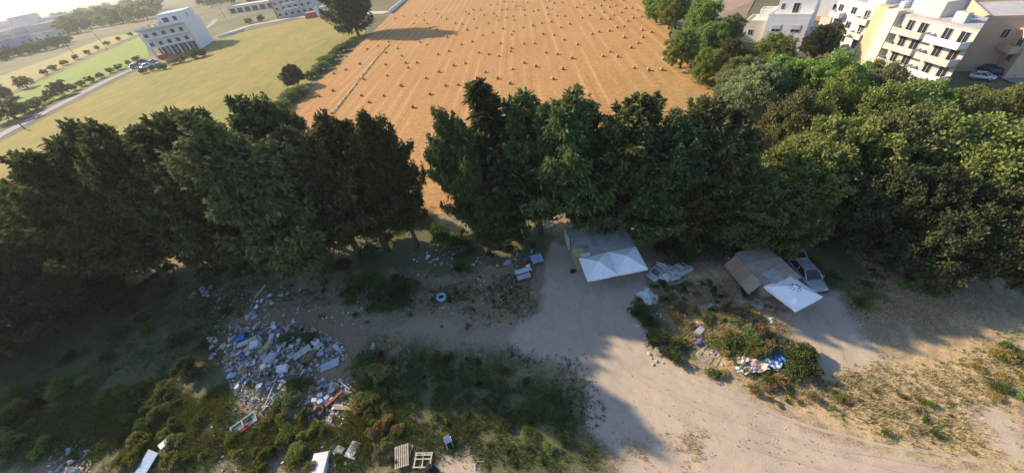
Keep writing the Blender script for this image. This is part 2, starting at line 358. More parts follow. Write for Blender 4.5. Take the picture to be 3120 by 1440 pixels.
def strip(name, pts, wdt, m_, z):
    """road or path laid along ground points"""
    P = [np.array(p[:2], float) for p in pts]; V = []; F = []
    for i, p in enumerate(P):
        d = P[min(i + 1, len(P) - 1)] - P[max(i - 1, 0)]; d /= np.linalg.norm(d); n_ = np.array([-d[1], d[0]]) * wdt / 2
        for q in (p + n_, p - n_): V.append((q[0], q[1], float(gz(*q)) + z))
    for i in range(len(P) - 1): F.append((2 * i, 2 * i + 1, 2 * i + 3, 2 * i + 2))
    me = bpy.data.meshes.new(name); me.from_pydata(V, [], F); me.update(); return tag(link(name, me, m_), kind='structure')
ASPH = mat('pale_asphalt', (.25, .25, .27), (.19, .19, .20), .9, .4)
strip('lane', [(-150, 60), (-157, 100), gp(0, 412), gp(140, 340), gp(330, 243), gp(470, 183), gp(520, 172), (-196, 300), (-215, 370), (-235, 420)], 5.0, ASPH, .01)

# ------------------------------------------------------------------ foliage
def kites(P, D, Ln, Wd, rng, droop=0.0):
    """one kite-shaped leaf spray per point, pointing along D"""
    n = len(P); S = np.cross(D, rng.normal(size=(n, 3))); S /= np.linalg.norm(S, axis=1)[:, None] + 1e-9
    Ln = Ln[:, None]; Wd = Wd[:, None]; tip = P + D * Ln; tip[:, 2] -= droop * Ln[:, 0]
    mid = P + D * Ln * .45
    V = np.stack([P, mid + S * Wd, tip, mid - S * Wd], 1).reshape(-1, 3)
    return V, np.arange(4 * n).reshape(-1, 4)
def unit(a): return a / (np.linalg.norm(a, axis=1)[:, None] + 1e-9)
def cypress(seed, Hh=18.0, R=4.2, nb=92, lead=0, pointed=False, dens=46, low=.21):
    """conifer crown: limbs all round a stem, each limb a flat plume of sprays; returns crown mesh, trunk mesh"""
    rng = np.random.default_rng(seed); Ps = []; Ds = []; wood = MB()
    axes = [((0, 0), 0.0, Hh)]
    for k in range(lead):
        a = rng.uniform(0, 6.28); d = R * rng.uniform(.3, .55); axes.append(((d * math.cos(a), d * math.sin(a)), Hh * rng.uniform(.35, .5), Hh * rng.uniform(.8, .97)))
    wood.tube([(0, 0, -.4), (.08, 0, Hh * .3), (-.08, .05, Hh * .65), (0, 0, Hh * .97)], [.42, .32, .18, .03], 7)
    lobe = rng.uniform(.5, 1.3, (8, 7))
    for ai, ((ax, ay), z0, z1) in enumerate(axes):
        n_ = nb if ai == 0 else int(nb * .3)
        if ai: wood.tube([(0, 0, z0 * .8), (ax * .7, ay * .7, z0 + (z1 - z0) * .3), (ax, ay, z1)], [.16, .12, .02], 5)
        for i in range(n_):
            t = (i + rng.uniform(0, 1)) / n_
            if pointed: pr = (1 - t) ** .9 * min(1, .55 + t * 3) + .05
            else: pr = min(1, .55 + t * 2.0) * (1 - t ** 2.8) ** .85 + .09
            az = i * 2.39996 + rng.uniform(-.5, .5)
            ln = R * pr * rng.uniform(.6, 1.15) * lobe[int(t * 7.99), int(az / 6.2832 * 7) % 7] * (1 if ai == 0 else .6)
            z = z0 + (z1 - z0) * (low + (.985 - low) * t)
            if ai: z = z0 + (z1 - z0) * (.3 + .7 * t)
            el = math.radians(rng.uniform(-8, 26) + 30 * t * t)
            d0 = np.array([math.cos(az) * math.cos(el), math.sin(az) * math.cos(el), math.sin(el)]); sd = np.array([-math.sin(az), math.cos(az), 0])
            ns = max(8, int(ln * dens)); s = rng.uniform(.12, 1.0, ns) ** .7; wid = ln * .20 * np.sin(np.pi * np.clip(s, .05, .97)) ** .8
            lat = rng.normal(size=ns) * wid
            c0 = np.array([ax, ay, z]); pts = c0 + d0 * (s * ln)[:, None] + sd * lat[:, None]
            pts[:, 2] += -.20 * ln * s * (1 - s) * 2 + .12 * ln * s ** 3 - np.abs(lat) * .35 + rng.normal(size=ns) * (.07 + .05 * ln)
            dd = unit(d0 * .9 + sd * (lat / (wid + .1))[:, None] * .7 + rng.normal(size=(ns, 3)) * .35 + np.array([0, 0, -.10])); Ps.append(pts); Ds.append(dd)
            if i % 3 == 0 and ln > 1.2 and ai == 0: wood.tube([tuple(c0), tuple(c0 + d0 * ln * .5), tuple(c0 + d0 * ln * .85)], [.07, .045, .015], 4)
    P = np.concatenate(Ps); D = np.concatenate(Ds); k = 2
    P = np.repeat(P, k, 0) + rng.normal(size=(len(P) * k, 3)) * .09; D = unit(np.repeat(D, k, 0) + rng.normal(size=(len(D) * k, 3)) * .4)
    V, F = kites(P, D, rng.uniform(.34, .75, len(P)), rng.uniform(.07, .16, len(P)), rng, .18)
    return mesh_np('crown', V, F), wood.mesh('trunk', True)
def broadleaf(seed, Hh=10.0, R=5.0, lobes=24, per=1300, leaf=.26, flat=.85, sub=16):
    """rounded crown: limbs carry lobes, lobes carry leaf clumps, clumps carry leaves"""
    rng = np.random.default_rng(seed); Ps = []; Ds = []; wood = MB()
    wood.tube([(0, 0, -.4), (.15, .1, Hh * .22), (.1, -.1, Hh * .45)], [.36, .28, .2], 7)
    cz = Hh * .52
    for i in range(lobes):
        f = (i + .5) / lobes; el = math.asin(1 - 1.8 * f); az = i * 2.39996 + rng.uniform(-.4, .4); rr = rng.uniform(.5, .92); r = R * rng.uniform(.22, .36)
        x, y, z = R * rr * math.cos(el) * math.cos(az), R * rr * math.cos(el) * math.sin(az), cz + Hh * .5 * min(rr, .8) * math.sin(el) * 1.05
        wood.tube([(.1, -.1, Hh * .30), (x * .5, y * .5, Hh * .34 + (z - Hh * .34) * .6), (x * .95, y * .95, z)], [.12, .08, .03], 5)
        cn = unit(rng.normal(size=(sub, 3)) + np.array([0, 0, .35])); ck = rng.uniform(.55, 1.05, sub)
        w_ = rng.integers(0, sub, per); q = cn[w_] * (r * ck[w_])[:, None] + rng.normal(size=(per, 3)) * r * .17; q[:, 2] *= flat
        Ps.append(np.array([x, y, z]) + q); Ds.append(unit(cn[w_] * .7 + rng.normal(size=(per, 3)) * .7))
    P = np.concatenate(Ps); D = np.concatenate(Ds)
    V, F = kites(P, D, rng.uniform(.7, 1.4, len(P)) * leaf, rng.uniform(.3, .55, len(P)) * leaf, rng, .1)
    V[:, 2] = np.maximum(V[:, 2], .15)
    return mesh_np('crown', V, F), wood.mesh('trunk', True)
def bush(seed, n=1600, leaf=.11, Hh=1.0, R=.7, spiky=.5):
    rng = np.random.default_rng(seed); wood = MB(); C = [(rng.normal() * R * .4, rng.normal() * R * .4, rng.uniform(.35, .7) * Hh, rng.uniform(.3, .5) * R) for _ in range(9)]
    Ps = []; Ds = []
    for (x, y, z, r) in C:
        wood.tube([(0, 0, -.1), (x * .5, y * .5, z * .6), (x, y, z + r * .6)], [.02, .014, .006], 4)
        nn = unit(rng.normal(size=(n // 9, 3))); nn[:, 2] = np.abs(nn[:, 2]) * .9 - .25; q = nn * (r * rng.uniform(.5, 1.15, len(nn)))[:, None]
        Ps.append(np.array([x, y, z]) + q * np.array([1, 1, 1.15])); Ds.append(unit(nn + np.array([0, 0, spiky]) + rng.normal(size=nn.shape) * .5))
    P = np.concatenate(Ps); D = np.concatenate(Ds); P[:, 2] = np.maximum(P[:, 2], .02)
    V, F = kites(P, D, rng.uniform(.7, 1.5, len(P)) * leaf, rng.uniform(.2, .4, len(P)) * leaf, rng)
    return mesh_np('foliage', V, F), wood.mesh('stem', True)
BARK = mat('bark', (.13, .095, .065), (.07, .05, .035), .95, 4, bump=.4)
LM = dict(
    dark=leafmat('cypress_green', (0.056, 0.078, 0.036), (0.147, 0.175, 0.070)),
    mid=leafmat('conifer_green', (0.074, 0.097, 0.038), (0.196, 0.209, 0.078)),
    brown=leafmat('conifer_olive', (0.081, 0.091, 0.039), (0.202, 0.202, 0.083)),
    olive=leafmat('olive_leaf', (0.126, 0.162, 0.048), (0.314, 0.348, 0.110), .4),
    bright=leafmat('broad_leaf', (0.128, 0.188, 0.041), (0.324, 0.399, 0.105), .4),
    grey=leafmat('grey_green_leaf', (0.152, 0.180, 0.080), (0.361, 0.375, 0.188), .4),
    yellow=leafmat('yellow_weed', (.115, .130, .034), (.250, .262, .068), hue=.012),
    weed=leafmat('green_weed', (0.069, 0.103, 0.033), (0.169, 0.213, 0.069), hue=.012),
    scrub=leafmat('dry_scrub', (.17, .135, .070), (.38, .30, .165), hue=.008),
    straw=leafmat('dry_straw', (0.390, 0.305, 0.163), (0.754, 0.611, 0.358), .2, hue=.004),
    gold=leafmat('golden_scrub', (.22, .165, .05), (.44, .33, .11), hue=.01),
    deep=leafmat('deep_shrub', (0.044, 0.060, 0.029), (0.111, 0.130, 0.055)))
CY = [cypress(11, lead=4), cypress(12, lead=5, R=4.6), cypress(13, lead=3, R=3.8), cypress(14, lead=6, R=4.8), cypress(15, lead=4, R=4.0)]
CYR = [4.2, 4.6, 3.8, 4.8, 4.0]
CP = cypress(21, R=3.6, pointed=True, nb=120)
BL = [broadleaf(31), broadleaf(32, lobes=28), broadleaf(33, lobes=20, flat=.95, per=1500), broadleaf(34, lobes=30, leaf=.22)]
BU = [bush(41), bush(42, spiky=1.0), bush(43, spiky=.2), bush(44, spiky=1.4, leaf=.14)]
FARB = [broadleaf(51, lobes=14, per=160, leaf=.8), broadleaf(52, lobes=11, per=190, leaf=.8), broadleaf(53, lobes=16, per=150, leaf=.7)]
_mcache = {}; RP = random.Random(23)
def variant(me, mt):
    """the same mesh data with another foliage colour"""
    k = (me.name, mt.name)
    if k not in _mcache:
        c = me.copy(); c.materials.clear(); c.materials.append(mt); _mcache[k] = c
    return _mcache[k]
def plant(name, proto, p, h, r, h0, r0, mt, label, cat, group, rz, crown='crown', stem='trunk', tilt=(0, 0)):
    e = empty(name, p, rz, label, cat, group); kx, ky = RP.uniform(.85, 1.15), RP.uniform(.85, 1.15); e.scale = (r / r0 * kx, r / r0 * ky, h / h0); e.rotation_euler = (RP.gauss(0, .025), RP.gauss(0, .025), rz)
    link(crown, variant(proto[0], mt), None, e); link(stem, variant(proto[1], BARK), None, e); return e
RR = random.Random(7)
G1 = 'dark conifers in the row between the clearing and the hay field'
# top of each tree in the photograph, height, crown radius, prototype, colour, label
ROW = [
    (-70, 560, 16, 4.8, 0, 'mid', 'conifer cut by the left edge, sunlit along its left side'),
    (75, 468, 19.5, 4.6, 1, 'mid', 'broad conifer at the left end of the dark row, next to the frame edge'),
    (225, 372, 21, 4.4, 2, 'dark', 'dark conifer with a forked bare tip, second crown from the left end of the row'),
    (300, 385, 21, 3.9, 3, 'dark', 'dark conifer with a single lean spike beside the forked one'),
    (410, 392, 20.5, 4.0, 4, 'dark', 'lower rounded conifer in the dip right of the two spiky left trees'),
    (515, 332, 21.5, 4.4, 1, 'dark', 'tall flat-topped dark conifer left of the roundest crown in the row'),
    (610, 352, 21.5, 3.8, 0, 'brown', 'brownish conifer wedged between two taller dark crowns on the left'),
    (727, 302, 20.5, 4.2, 3, 'dark', 'tall round-topped dark conifer standing before the meadow hedge'),
    (870, 395, 17.8, 4.0, 2, 'brown', 'lower brownish conifer in front of the field corner'),
    (975, 362, 18.2, 4.2, 0, 'brown', 'wide brownish conifer left of the tree beside the gap'),
    (1098, 345, 18.0, 2.5, 2, 'dark', 'slim dark conifer on the left side of the gap in the row'),
    (1362, 335, 17.6, 2.8, 1, 'mid', 'conifer with feathery top on the right side of the gap'),
    (1598, 285, 17.6, 3.6, 2, 'mid', 'narrow spiky conifer right of the tallest pointed one'),
    (1735, 290, 17.4, 4.2, 3, 'mid', 'wide conifer whose branches hang over the grey hut roof'),
    (1950, 286, 16.6, 4.0, 4, 'mid', 'broad conifer standing behind the right white canopy of the pair'),
    (2083, 346, 15.2, 2.9, 0, 'dark', 'rounded very dark conifer behind the scrap car body'),
    (2180, 298, 15.8, 3.6, 1, 'brown', 'olive brown conifer at the right end of the dark row'),
    (2290, 335, 14.5, 3.4, 4, 'brown', 'olive conifer behind the patched brown hut, first after the dark row'),
]
def put_tree(px, py, h, r, pi, mt, label, group=G1, cat='tree', name='conifer_tree'):
    p = top_at(px, py, h)
    return plant(name, CY[pi], p, h, r, 18.0, CYR[pi], LM[mt], label, cat, group, RR.uniform(0, 6.28))
for t in ROW: put_tree(*t)
p = top_at(1496, 234, 19.4)
plant('pointed_cypress', CP, p, 19.4, 5.0, 18.0, 3.6, LM['dark'], 'tallest pointed cypress rising from the middle of the dark row', 'tree', G1, 1.0)
p = top_at(1398, 300, 15.2); 
# inner trees of the row, behind and between
INNER = [(1440, 420, 13.0, 2.8, 4, 'dark', 'shorter conifer filling the space left of the tallest pointed cypress'),
         (1840, 400, 14.0, 3.2, 2, 'dark', 'shorter dark conifer between the two broad ones behind the canopies'),
         (2000, 470, 11.5, 3.0, 0, 'mid', 'small conifer with low branches behind the scrap car body'),
         (1560, 450, 12.0, 3.0, 3, 'dark', 'small dark conifer in front of the pointed cypress, above the tables'),
         (1480, 560, 9.5, 2.9, 1, 'mid', 'low conifer hanging over the blue patterned table'),
         (820, 520, 13, 3.6, 4, 'dark', 'shorter dark conifer in front of the wide brownish one'),
         (600, 520, 13.5, 3.8, 2, 'dark', 'dark conifer filling the front of the row above the small rubbish heap'),
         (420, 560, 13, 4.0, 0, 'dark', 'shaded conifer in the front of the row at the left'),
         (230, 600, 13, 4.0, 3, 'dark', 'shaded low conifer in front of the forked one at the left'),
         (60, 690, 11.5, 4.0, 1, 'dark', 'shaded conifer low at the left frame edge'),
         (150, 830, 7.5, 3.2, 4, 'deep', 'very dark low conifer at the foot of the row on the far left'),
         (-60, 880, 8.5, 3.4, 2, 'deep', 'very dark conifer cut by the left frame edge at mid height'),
         (1085, 560, 9.0, 1.7, 4, 'dark', 'thin dark conifer with its bare stem showing left of the gap'),
         (2150, 520, 9.5, 3.0, 1, 'mid', 'low conifer spreading over the ground left of the patched hut'),
         (2330, 520, 10.0, 3.2, 3, 'mid', 'leafy conifer leaning above the back of the patched hut'),
         (2440, 560, 9.0, 3.0, 0, 'mid', 'green conifer beside the silver car')]
for t in INNER: put_tree(*t)
for i, (x, y, h, r) in enumerate(((-64, 37, 19, 4.6), (-72, 44, 20, 4.6), (-73, 34, 18, 4.4), (-82, 46, 20, 4.8), (-68, 27, 16, 4.4), (-80, 37, 18, 4.6), (-90, 44, 19, 4.8), (-60, 30, 13, 4.0))):  # trees added beyond the frame to throw shade over the lower left
    plant('conifer_tree', CY[i % 5], (x, y, float(gz(x, y))), h, r, 18.0, CYR[i % 5], LM['mid'], 'conifer added past the left frame edge to shade the ground, carrying on the dark row', 'tree', 'conifers added past the left edge for shade', i * 1.3)
p = gp(1246, 664)
plant('small_tree', BL[2], p, 5.2, 1.9, 10, 5, LM['deep'], 'small dark tree alone in the gap, black against the orange field', 'tree', None, .5)

G2 = 'rounded sunlit trees on the right'
RT = [  # canopy trees at the right, tops in the photograph
    (2335, 195, 10, 4.4, 1, 'grey', 'grey-green rounded tree at the field corner beside the bushy hedge'),
    (2430, 168, 10, 4.6, 0, 'bright', 'fresh green rounded tree left of the two big crowns before the apartments'),
    (2560, 165, 10.5, 5.0, 3, 'bright', 'bright green crown in front of the yellow stair tower'),
    (2700, 188, 10, 4.6, 1, 'grey', 'pale grey-green crown below the apartment balconies'),
    (2600, 235, 10.5, 4.8, 2, 'bright', 'wide bright crown in the middle of the sunlit trees'),
    (2760, 262, 10.5, 5.0, 3, 'olive', 'large olive crown right of the widest bright one'),
    (2855, 232, 9.5, 4.0, 0, 'olive', 'olive crown next to the parked dark cars'),
    (2960, 272, 9.0, 4.0, 1, 'olive', 'yellowish olive crown below the street at the right'),
    (3080, 268, 9.5, 4.4, 2, 'olive', 'olive crown at the right frame edge below the street'),
    (2450, 290, 11.5, 4.6, 3, 'brown', 'brownish crown behind the end of the dark row'),
    (2640, 345, 12, 5.2, 0, 'olive', 'big olive crown above the shaded dirt strip'),
    (2810, 345, 11.5, 4.8, 1, 'brown', 'brown-green crown in the thick of the right hand trees'),
    (2960, 355, 11.5, 4.8, 3, 'olive', 'olive crown over the dark hollow at the right'),
    (3090, 400, 11.5, 4.6, 2, 'olive', 'lit olive crown at the right frame edge, mid height'),
    (2520, 430, 10.5, 4.0, 1, 'olive', 'golden lit tree with hanging sprays behind the silver car'),
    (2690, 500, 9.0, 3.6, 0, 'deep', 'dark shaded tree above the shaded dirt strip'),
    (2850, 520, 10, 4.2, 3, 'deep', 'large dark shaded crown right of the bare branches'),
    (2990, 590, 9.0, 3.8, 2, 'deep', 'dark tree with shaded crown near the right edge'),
    (3250, 560, 10, 4.0, 0, 'brown', 'sunlit olive tree cut by the right frame edge, upper one'),
]
for (px, py, h, r, pi, mt, lb) in RT:
    p = top_at(px, py, h); plant('rounded_tree', BL[pi], p, h, r, 10, 5, LM[mt], lb, 'tree', G2, RR.uniform(0, 6.28))
G3 = 'bushy trees along the right side of the hay field'
HT = [
    (2010, -30, 8.5, 4.2, 0, 'bright', 'bright green tree at the far right corner of the hay field'),
    (2075, -40, 10, 4.6, 1, 'bright', 'tallest green tree beside the far end of the hay field'),
    (2150, -5, 9.5, 4.2, 2, 'bright', 'dark-sided green tree right of the tallest one by the hay field'),
    (2090, 95, 7.5, 3.6, 3, 'bright', 'rounded green tree bulging over the edge of the hay field'),
    (2180, 62, 7.5, 3.6, 0, 'bright', 'green tree behind the bulging one, before the bare brown plot'),
    (2240, 45, 6.5, 3.2, 1, 'grey', 'grey-green tree at the white house corner'),
    (2160, 150, 6.5, 3.3, 2, 'bright', 'low green tree on the curved corner of the hay field'),
    (2235, 120, 6.0, 3.0, 3, 'brown', 'dull brown bush with bare twigs beside the white house'),
    (2275, 165, 7.0, 3.4, 0, 'olive', 'sandy olive bush left of the dark hollow'),
    (2240, 215, 6.0, 3.0, 1, 'grey', 'low grey-green bush on the field edge above the dark conifers'),
    (2375, 105, 8.0, 4.0, 2, 'olive', 'rounded yellow-olive tree directly in front of the white house'),
    (2515, 80, 7.5, 3.6, 3, 'deep', 'dark round tree between the white house and the apartments'),
    (2575, 62, 7.0, 3.0, 1, 'weed', 'dark green tree with lit top beside the apartments'),
    (3012, 118, 3.8, 2.1, 1, 'weed', 'green tree at the right end of the apartment block'),
    (3070, 142, 3.8, 2.2, 2, 'bright', 'green tree between the two houses and the street at the right edge'),
    (2450, 45, 3.5, 2.0, 0, 'bright', 'small light green bush behind the white house'),
]
for (px, py, h, r, pi, mt, lb) in HT:
    p = top_at(px, py, h); plant('bushy_tree', BL[pi], p, h, r, 10, 5, LM[mt], lb, 'tree', G3, RR.uniform(0, 6.28))
# single trees of the left half
p = gp(1092, 108) - np.array([0, 0, 4.5]); plant('tall_cypress', CY[3], p, 35, 8.6, 18, 4.8, LM['dark'], 'tall broad dark cypress at the corner of the far field, cut by the top edge', 'tree', None, .3)
p = gp(912, 262); plant('field_tree', BL[1], p, 6.4, 3.9, 10, 5, LM['deep'], 'round dark green tree standing alone in the hedge of the hay field', 'tree', None, 2.0)
G4 = 'shrubs in the hedge between meadow and hay field'
hedge = [(838, 352), (856, 338), (874, 326), (890, 312), (908, 298), (922, 288), (955, 240), (968, 226), (982, 212), (996, 200), (1010, 188), (1023, 176), (1036, 165), (1048, 155), (1060, 145), (1072, 136), (1082, 127), (820, 368), (802, 380)]
for i, (x, y) in enumerate(hedge):
    p = gp(x + RR.uniform(-4, 4), y + RR.uniform(-3, 3)); s = RR.uniform(2.0, 3.2)
    plant('hedge_shrub', BL[i % 4], p, s, s * RR.uniform(.9, 1.25), 10, 5, LM[['bright', 'olive', 'grey'][i % 3]], 'leafy shrub in the hedge along the left side of the hay field', 'shrub', G4, RR.uniform(0, 6.28))

# ------------------------------------------------------------------ straw bales
def bale_mesh(seed):
    r = random.Random(seed); V = []; F = []; n = 14; R = .62; Wd = 1.25; rings = [(-.5, .0), (-.5, .55), (-.5, .93), (-.44, 1.0), (-.15, 1.03), (.15, 1.0), (.44, 1.0), (.5, .93), (.5, .55), (.5, .0)]
    for (a, k) in rings:
        for i in range(n):
            t = 2 * math.pi * i / n; q = R * k * (1 + r.uniform(-.05, .05)); zz = R * .95 + q * math.sin(t)
            V.append((a * Wd + r.uniform(-.02, .02), q * math.cos(t), max(zz, -.02)))
    for j in range(len(rings) - 1):
        for i in range(n): F.append((j * n + i, j * n + (i + 1) % n, (j + 1) * n + (i + 1) % n, (j + 1) * n + i))
    me = bpy.data.meshes.new('bale'); me.from_pydata(V, [], F); me.update(); return me
STRAW = mat('straw', (.47, .30, .13), (.37, .22, .09), .95, 9, bump=.6)
BALES = []
for (ox, oy, s, L) in (
    (1100, 0, 5.945, [(635, 345), (780, 305), (1010, 305), (1175, 245), (1400, 260), (1465, 325), (1160, 380), (1565, 360), (970, 440), (1215, 440), (1715, 435), (1845, 455), (2045, 190), (1900, 230), (1970, 265), (2170, 195), (2240, 285), (2060, 362), (1370, 180), (1250, 525), (1390, 550), (1940, 560), (2100, 525), (890, 625), (1730, 635), (2215, 650), (680, 715), (955, 735), (1575, 685), (515, 770), (1080, 775), (1205, 820), (320, 845), (680, 895), (125, 905), (470, 970), (2025, 770), (1830, 820), (750, 1025), (1605, 940), (1405, 1000), (2150, 970)]),
    (1480, 0, 5.945, [(100, 100), (225, 90), (350, 42), (490, 45), (765, 60), (560, 130), (630, 120), (705, 190), (300, 195), (390, 185), (870, 215), (955, 198), (1125, 160), (1205, 185), (1250, 72), (1400, 62), (1150, 38), (145, 258), (215, 305), (385, 332), (505, 310), (715, 290), (1130, 275), (1295, 300), (1440, 305), (235, 382), (525, 380), (60, 430), (690, 508), (870, 480), (1025, 435), (1205, 410), (1525, 450), (1370, 517), (325, 537), (505, 583), (140, 610), (470, 640), (1055, 635), (1245, 650), (1430, 735), (275, 800), (695, 810), (890, 802), (480, 893), (460, 945), (70, 1000), (250, 1030), (1100, 970), (1305, 998), (700, 1155)]),
    (1740, 0, 5.403, [(100, 132), (215, 88), (380, 153), (500, 105), (640, 128), (740, 105), (900, 152), (1010, 150), (1100, 182), (545, 212), (830, 222), (310, 265), (190, 308), (710, 258), (500, 325), (640, 328), (1030, 310), (1160, 290), (1300, 290), (935, 358), (885, 450), (760, 470), (1180, 510), (1325, 543), (640, 522), (470, 540), (350, 577), (885, 633), (1185, 628), (1105, 722), (115, 748), (995, 798), (650, 867), (530, 943), (770, 947), (1535, 995), (25, 975), (290, 10), (550, 15), (660, 10), (870, 10)]),
    (1080, 180, 5.367, [(105, 92), (525, 103), (850, 77), (1030, 72), (890, 155), (1640, 120), (1820, 82), (1400, 222), (2150, 228), (165, 340), (550, 285), (1185, 325), (2355, 330), (780, 450), (1500, 447), (1710, 435), (1905, 425), (2120, 447), (2550, 415), (125, 605), (490, 612), (1245, 588), (255, 717), (970, 800), (515, 975)]),
    (1540, 160, 4.954, [(465, 222), (115, 263), (870, 262), (1945, 245), (2170, 280), (2360, 275), (725, 412), (85, 482), (1140, 540), (2290, 690)]),
    (780, 100, 3.965, [(1110, 295), (955, 500), (1100, 455), (945, 708), (655, 785), (780, 775), (625, 710)])):
    BALES += [(ox + (x - 12) / s, oy + y / s) for x, y in L]
_bm = [bale_mesh(i) for i in range(3)]
for b_ in _bm: b_.materials.append(STRAW)
for i, (x, y) in enumerate(BALES):
    p = gp(x, y); o = link('straw_bale', _bm[i % 3], None, None, (p[0], p[1], p[2] + .03), (0, 0, math.radians(97 + RR.uniform(-25, 25))))
    k = RR.uniform(.50, .62); o.scale = (k, k, k * RR.uniform(.9, 1.0))
    tag(o, 'round straw bale lying on the mown orange hay field', 'straw bale', 'straw bales scattered over the hay field')
# straw ridge left along the field
def ridge(name, pts, wd, h, m_, label, cat, seed=2):
    r = random.Random(seed); V = []; F = []; P = []
    for a, b in zip(pts[:-1], pts[1:]):
        a = np.array(a); b = np.array(b); n = int(np.linalg.norm(b - a) / .8)
        P += [a + (b - a) * k / n for k in range(n)]
    for i, p in enumerate(P):
        d = (P[min(i + 1, len(P) - 1)] - P[max(0, i - 1)])[:2]; d /= np.linalg.norm(d) + 1e-9; nn = np.array([-d[1], d[0]])
        z = float(gz(p[0], p[1])) + .03
        for k, hh in ((-.5, -.03), (-.2, .8), (.1, 1.0), (.5, -.03)):
            q = p[:2] + nn * wd * k * r.uniform(.7, 1.3); V.append((q[0], q[1], z + (h * hh * r.uniform(.6, 1.2) if hh > 0 else -.02)))
    for i in range(len(P) - 1):
        for k in range(3): F.append((4 * i + k, 4 * i + k + 1, 4 * i + k + 5, 4 * i + k + 4))
    me = bpy.data.meshes.new(name); me.from_pydata(V, [], F); me.update(); return tag(link(name, me, m_), label, cat)
ridge('straw_windrow', [gp(1014, 347), gp(1060, 288), gp(1110, 225), gp(1150, 175), gp(1188, 134)], 1.5, .35, STRAW, 'long low ridge of raked straw running along the left part of the hay field', 'straw ridge')

# ------------------------------------------------------------------ buildings
WHITE = mat('white_render', (.72, .71, .69), (.64, .63, .61), .8, .5); CREAM = mat('cream_render', (.70, .64, .52), (.62, .56, .45), .85, .5)
TAN = mat('tan_render', (.60, .48, .29), (.54, .43, .26), .85, .4); GREY = mat('grey_render', (.52, .50, .46), (.45, .43, .40), .85, .5)
GLASS = mat('dark_glass', (.02, .023, .027), (.035, .035, .04), .15, 1, spec=.6); FRAME = mat('window_frame', (.55, .55, .55), None, .5, 2)
ROOFG = mat('flat_roof', (.46, .44, .42), (.36, .34, .33), .9, .6); PINK = mat('peach_render', (.62, .44, .30), (.55, .39, .27), .85, .4)
DARKR = mat('dark_roof', (.09, .09, .10), (.06, .06, .065), .7, .7); TERR = mat('terracotta', (.36, .17, .09), (.27, .12, .07), .85, 1.5)
SHUT = mat('roller_shutter', (.62, .64, .66), None, .6, 8)
def window(b, x, z, w_, h_, y=0.0, shutter=0.0, side=None, D=0.0):
    """frame with a pane as its sub-part; side None = front, 'l'/'r' = end walls at x"""
    fr = MB(); t = .07
    for (a, c, e, f) in ((0, w_, 0, t), (0, w_, h_ - t, h_), (0, t, t, h_ - t), (w_ - t, w_, t, h_ - t), (w_ / 2 - t / 2, w_ / 2 + t / 2, t, h_ - t)): fr.box(a, c, -.08, .02, e, f)
    rot = (0, 0, 0); loc = (x, y, z)
    if side == 'r': rot = (0, 0, math.pi / 2); loc = (x, y, z)
    if side == 'l': rot = (0, 0, -math.pi / 2); loc = (x, y, z)
    o = fr.build('window', FRAME, b, loc, rot)
    MB().box(t, w_ - t, -.03, .0, t, h_ - t).build('pane', GLASS, o)
    if shutter: MB().box(.03, w_ - .03, -.12, -.09, h_ * (1 - shutter), h_).build('shutter', SHUT, o)
    return o
def balcony(b, x0, x1, z, dep=1.4, wall=WHITE, ph=1.0, y=0.0, rail=False):
    o = MB().box(x0, x1, y - dep, y - .002, z - .18, z).build('balcony', wall, b)
    pp = MB()
    if rail:
        for zz in (.35, .65, .95): pp.box(x0 + .02, x1 - .02, y - dep + .02, y - dep + .06, z + zz - .03, z + zz)
    else:
        pp.box(x0 + .01, x1 - .01, y - dep + .01, y - dep + .13, z + .002, z + ph).box(x0 + .01, x0 + .13, y - dep + .14, y - .01, z + .002, z + ph).box(x1 - .13, x1 - .01, y - dep + .14, y - .01, z + .002, z + ph)
    pp.build('parapet', wall, o); return o
def house(name, label, cat, org, u, group=None):
    return empty(name, org, math.atan2(u[1], u[0]), label, cat, group)
def block(b, x0, x1, y0, y1, z0, z1, wall, roof=ROOFG, par=.5, nm='wall'):
    """solid storey block with a roof slab and a parapet rim"""
    MB().box(x0, x1, y0, y1, z0, z1).build(nm, wall, b)
    r = MB().box(x0 + .2, x1 - .2, y0 + .2, y1 - .2, z1, z1 + .06).build('roof', roof, b)
    if par:
        m_ = MB(); m_.box(x0 - .03, x1 + .03, y0 - .03, y0 + .2, z1 + .001, z1 + par).box(x0 - .03, x1 + .03, y1 - .2, y1 + .03, z1 + .001, z1 + par)
        m_.box(x0 - .03, x0 + .2, y0 + .201, y1 - .201, z1 + .001, z1 + par).box(x1 - .2, x1 + .03, y0 + .201, y1 - .201, z1 + .001, z1 + par); m_.build('parapet', wall, b)
    return r
# --- white block in the left background
A_ = gp(475, 180); B_ = gp(612, 150)
h1 = house('apartment_building', 'white four storey block with open ground floor and blank side wall, by the lane', 'building', A_, (B_ - A_)[:2])
Wd = float(np.linalg.norm((B_ - A_)[:2]))
MB().box(0, Wd, 1.6, 26, 4.6, 13.4).build('wall', WHITE, h1)
MB().box(Wd - .5, Wd + .004, 1.0, 26.004, -.5, 14.4).build('side_wall', WHITE, h1)
MB().box(1, Wd - .6, 7, 25, -.5, 4.6).build('ground_floor', GREY, h1)
for i in range(6): MB().box(.2 + i * (Wd - 1.2) / 5, .9 + i * (Wd - 1.2) / 5, 1.0, 1.8, -.5, 4.59).build('pillar', WHITE, h1)
for i in range(5): MB().box(1.4 + i * (Wd - 1.2) / 5, .2 + (i + 1) * (Wd - 1.2) / 5 - .5, 6.9, 6.98, 0, 3.8).build('opening', GLASS, h1)
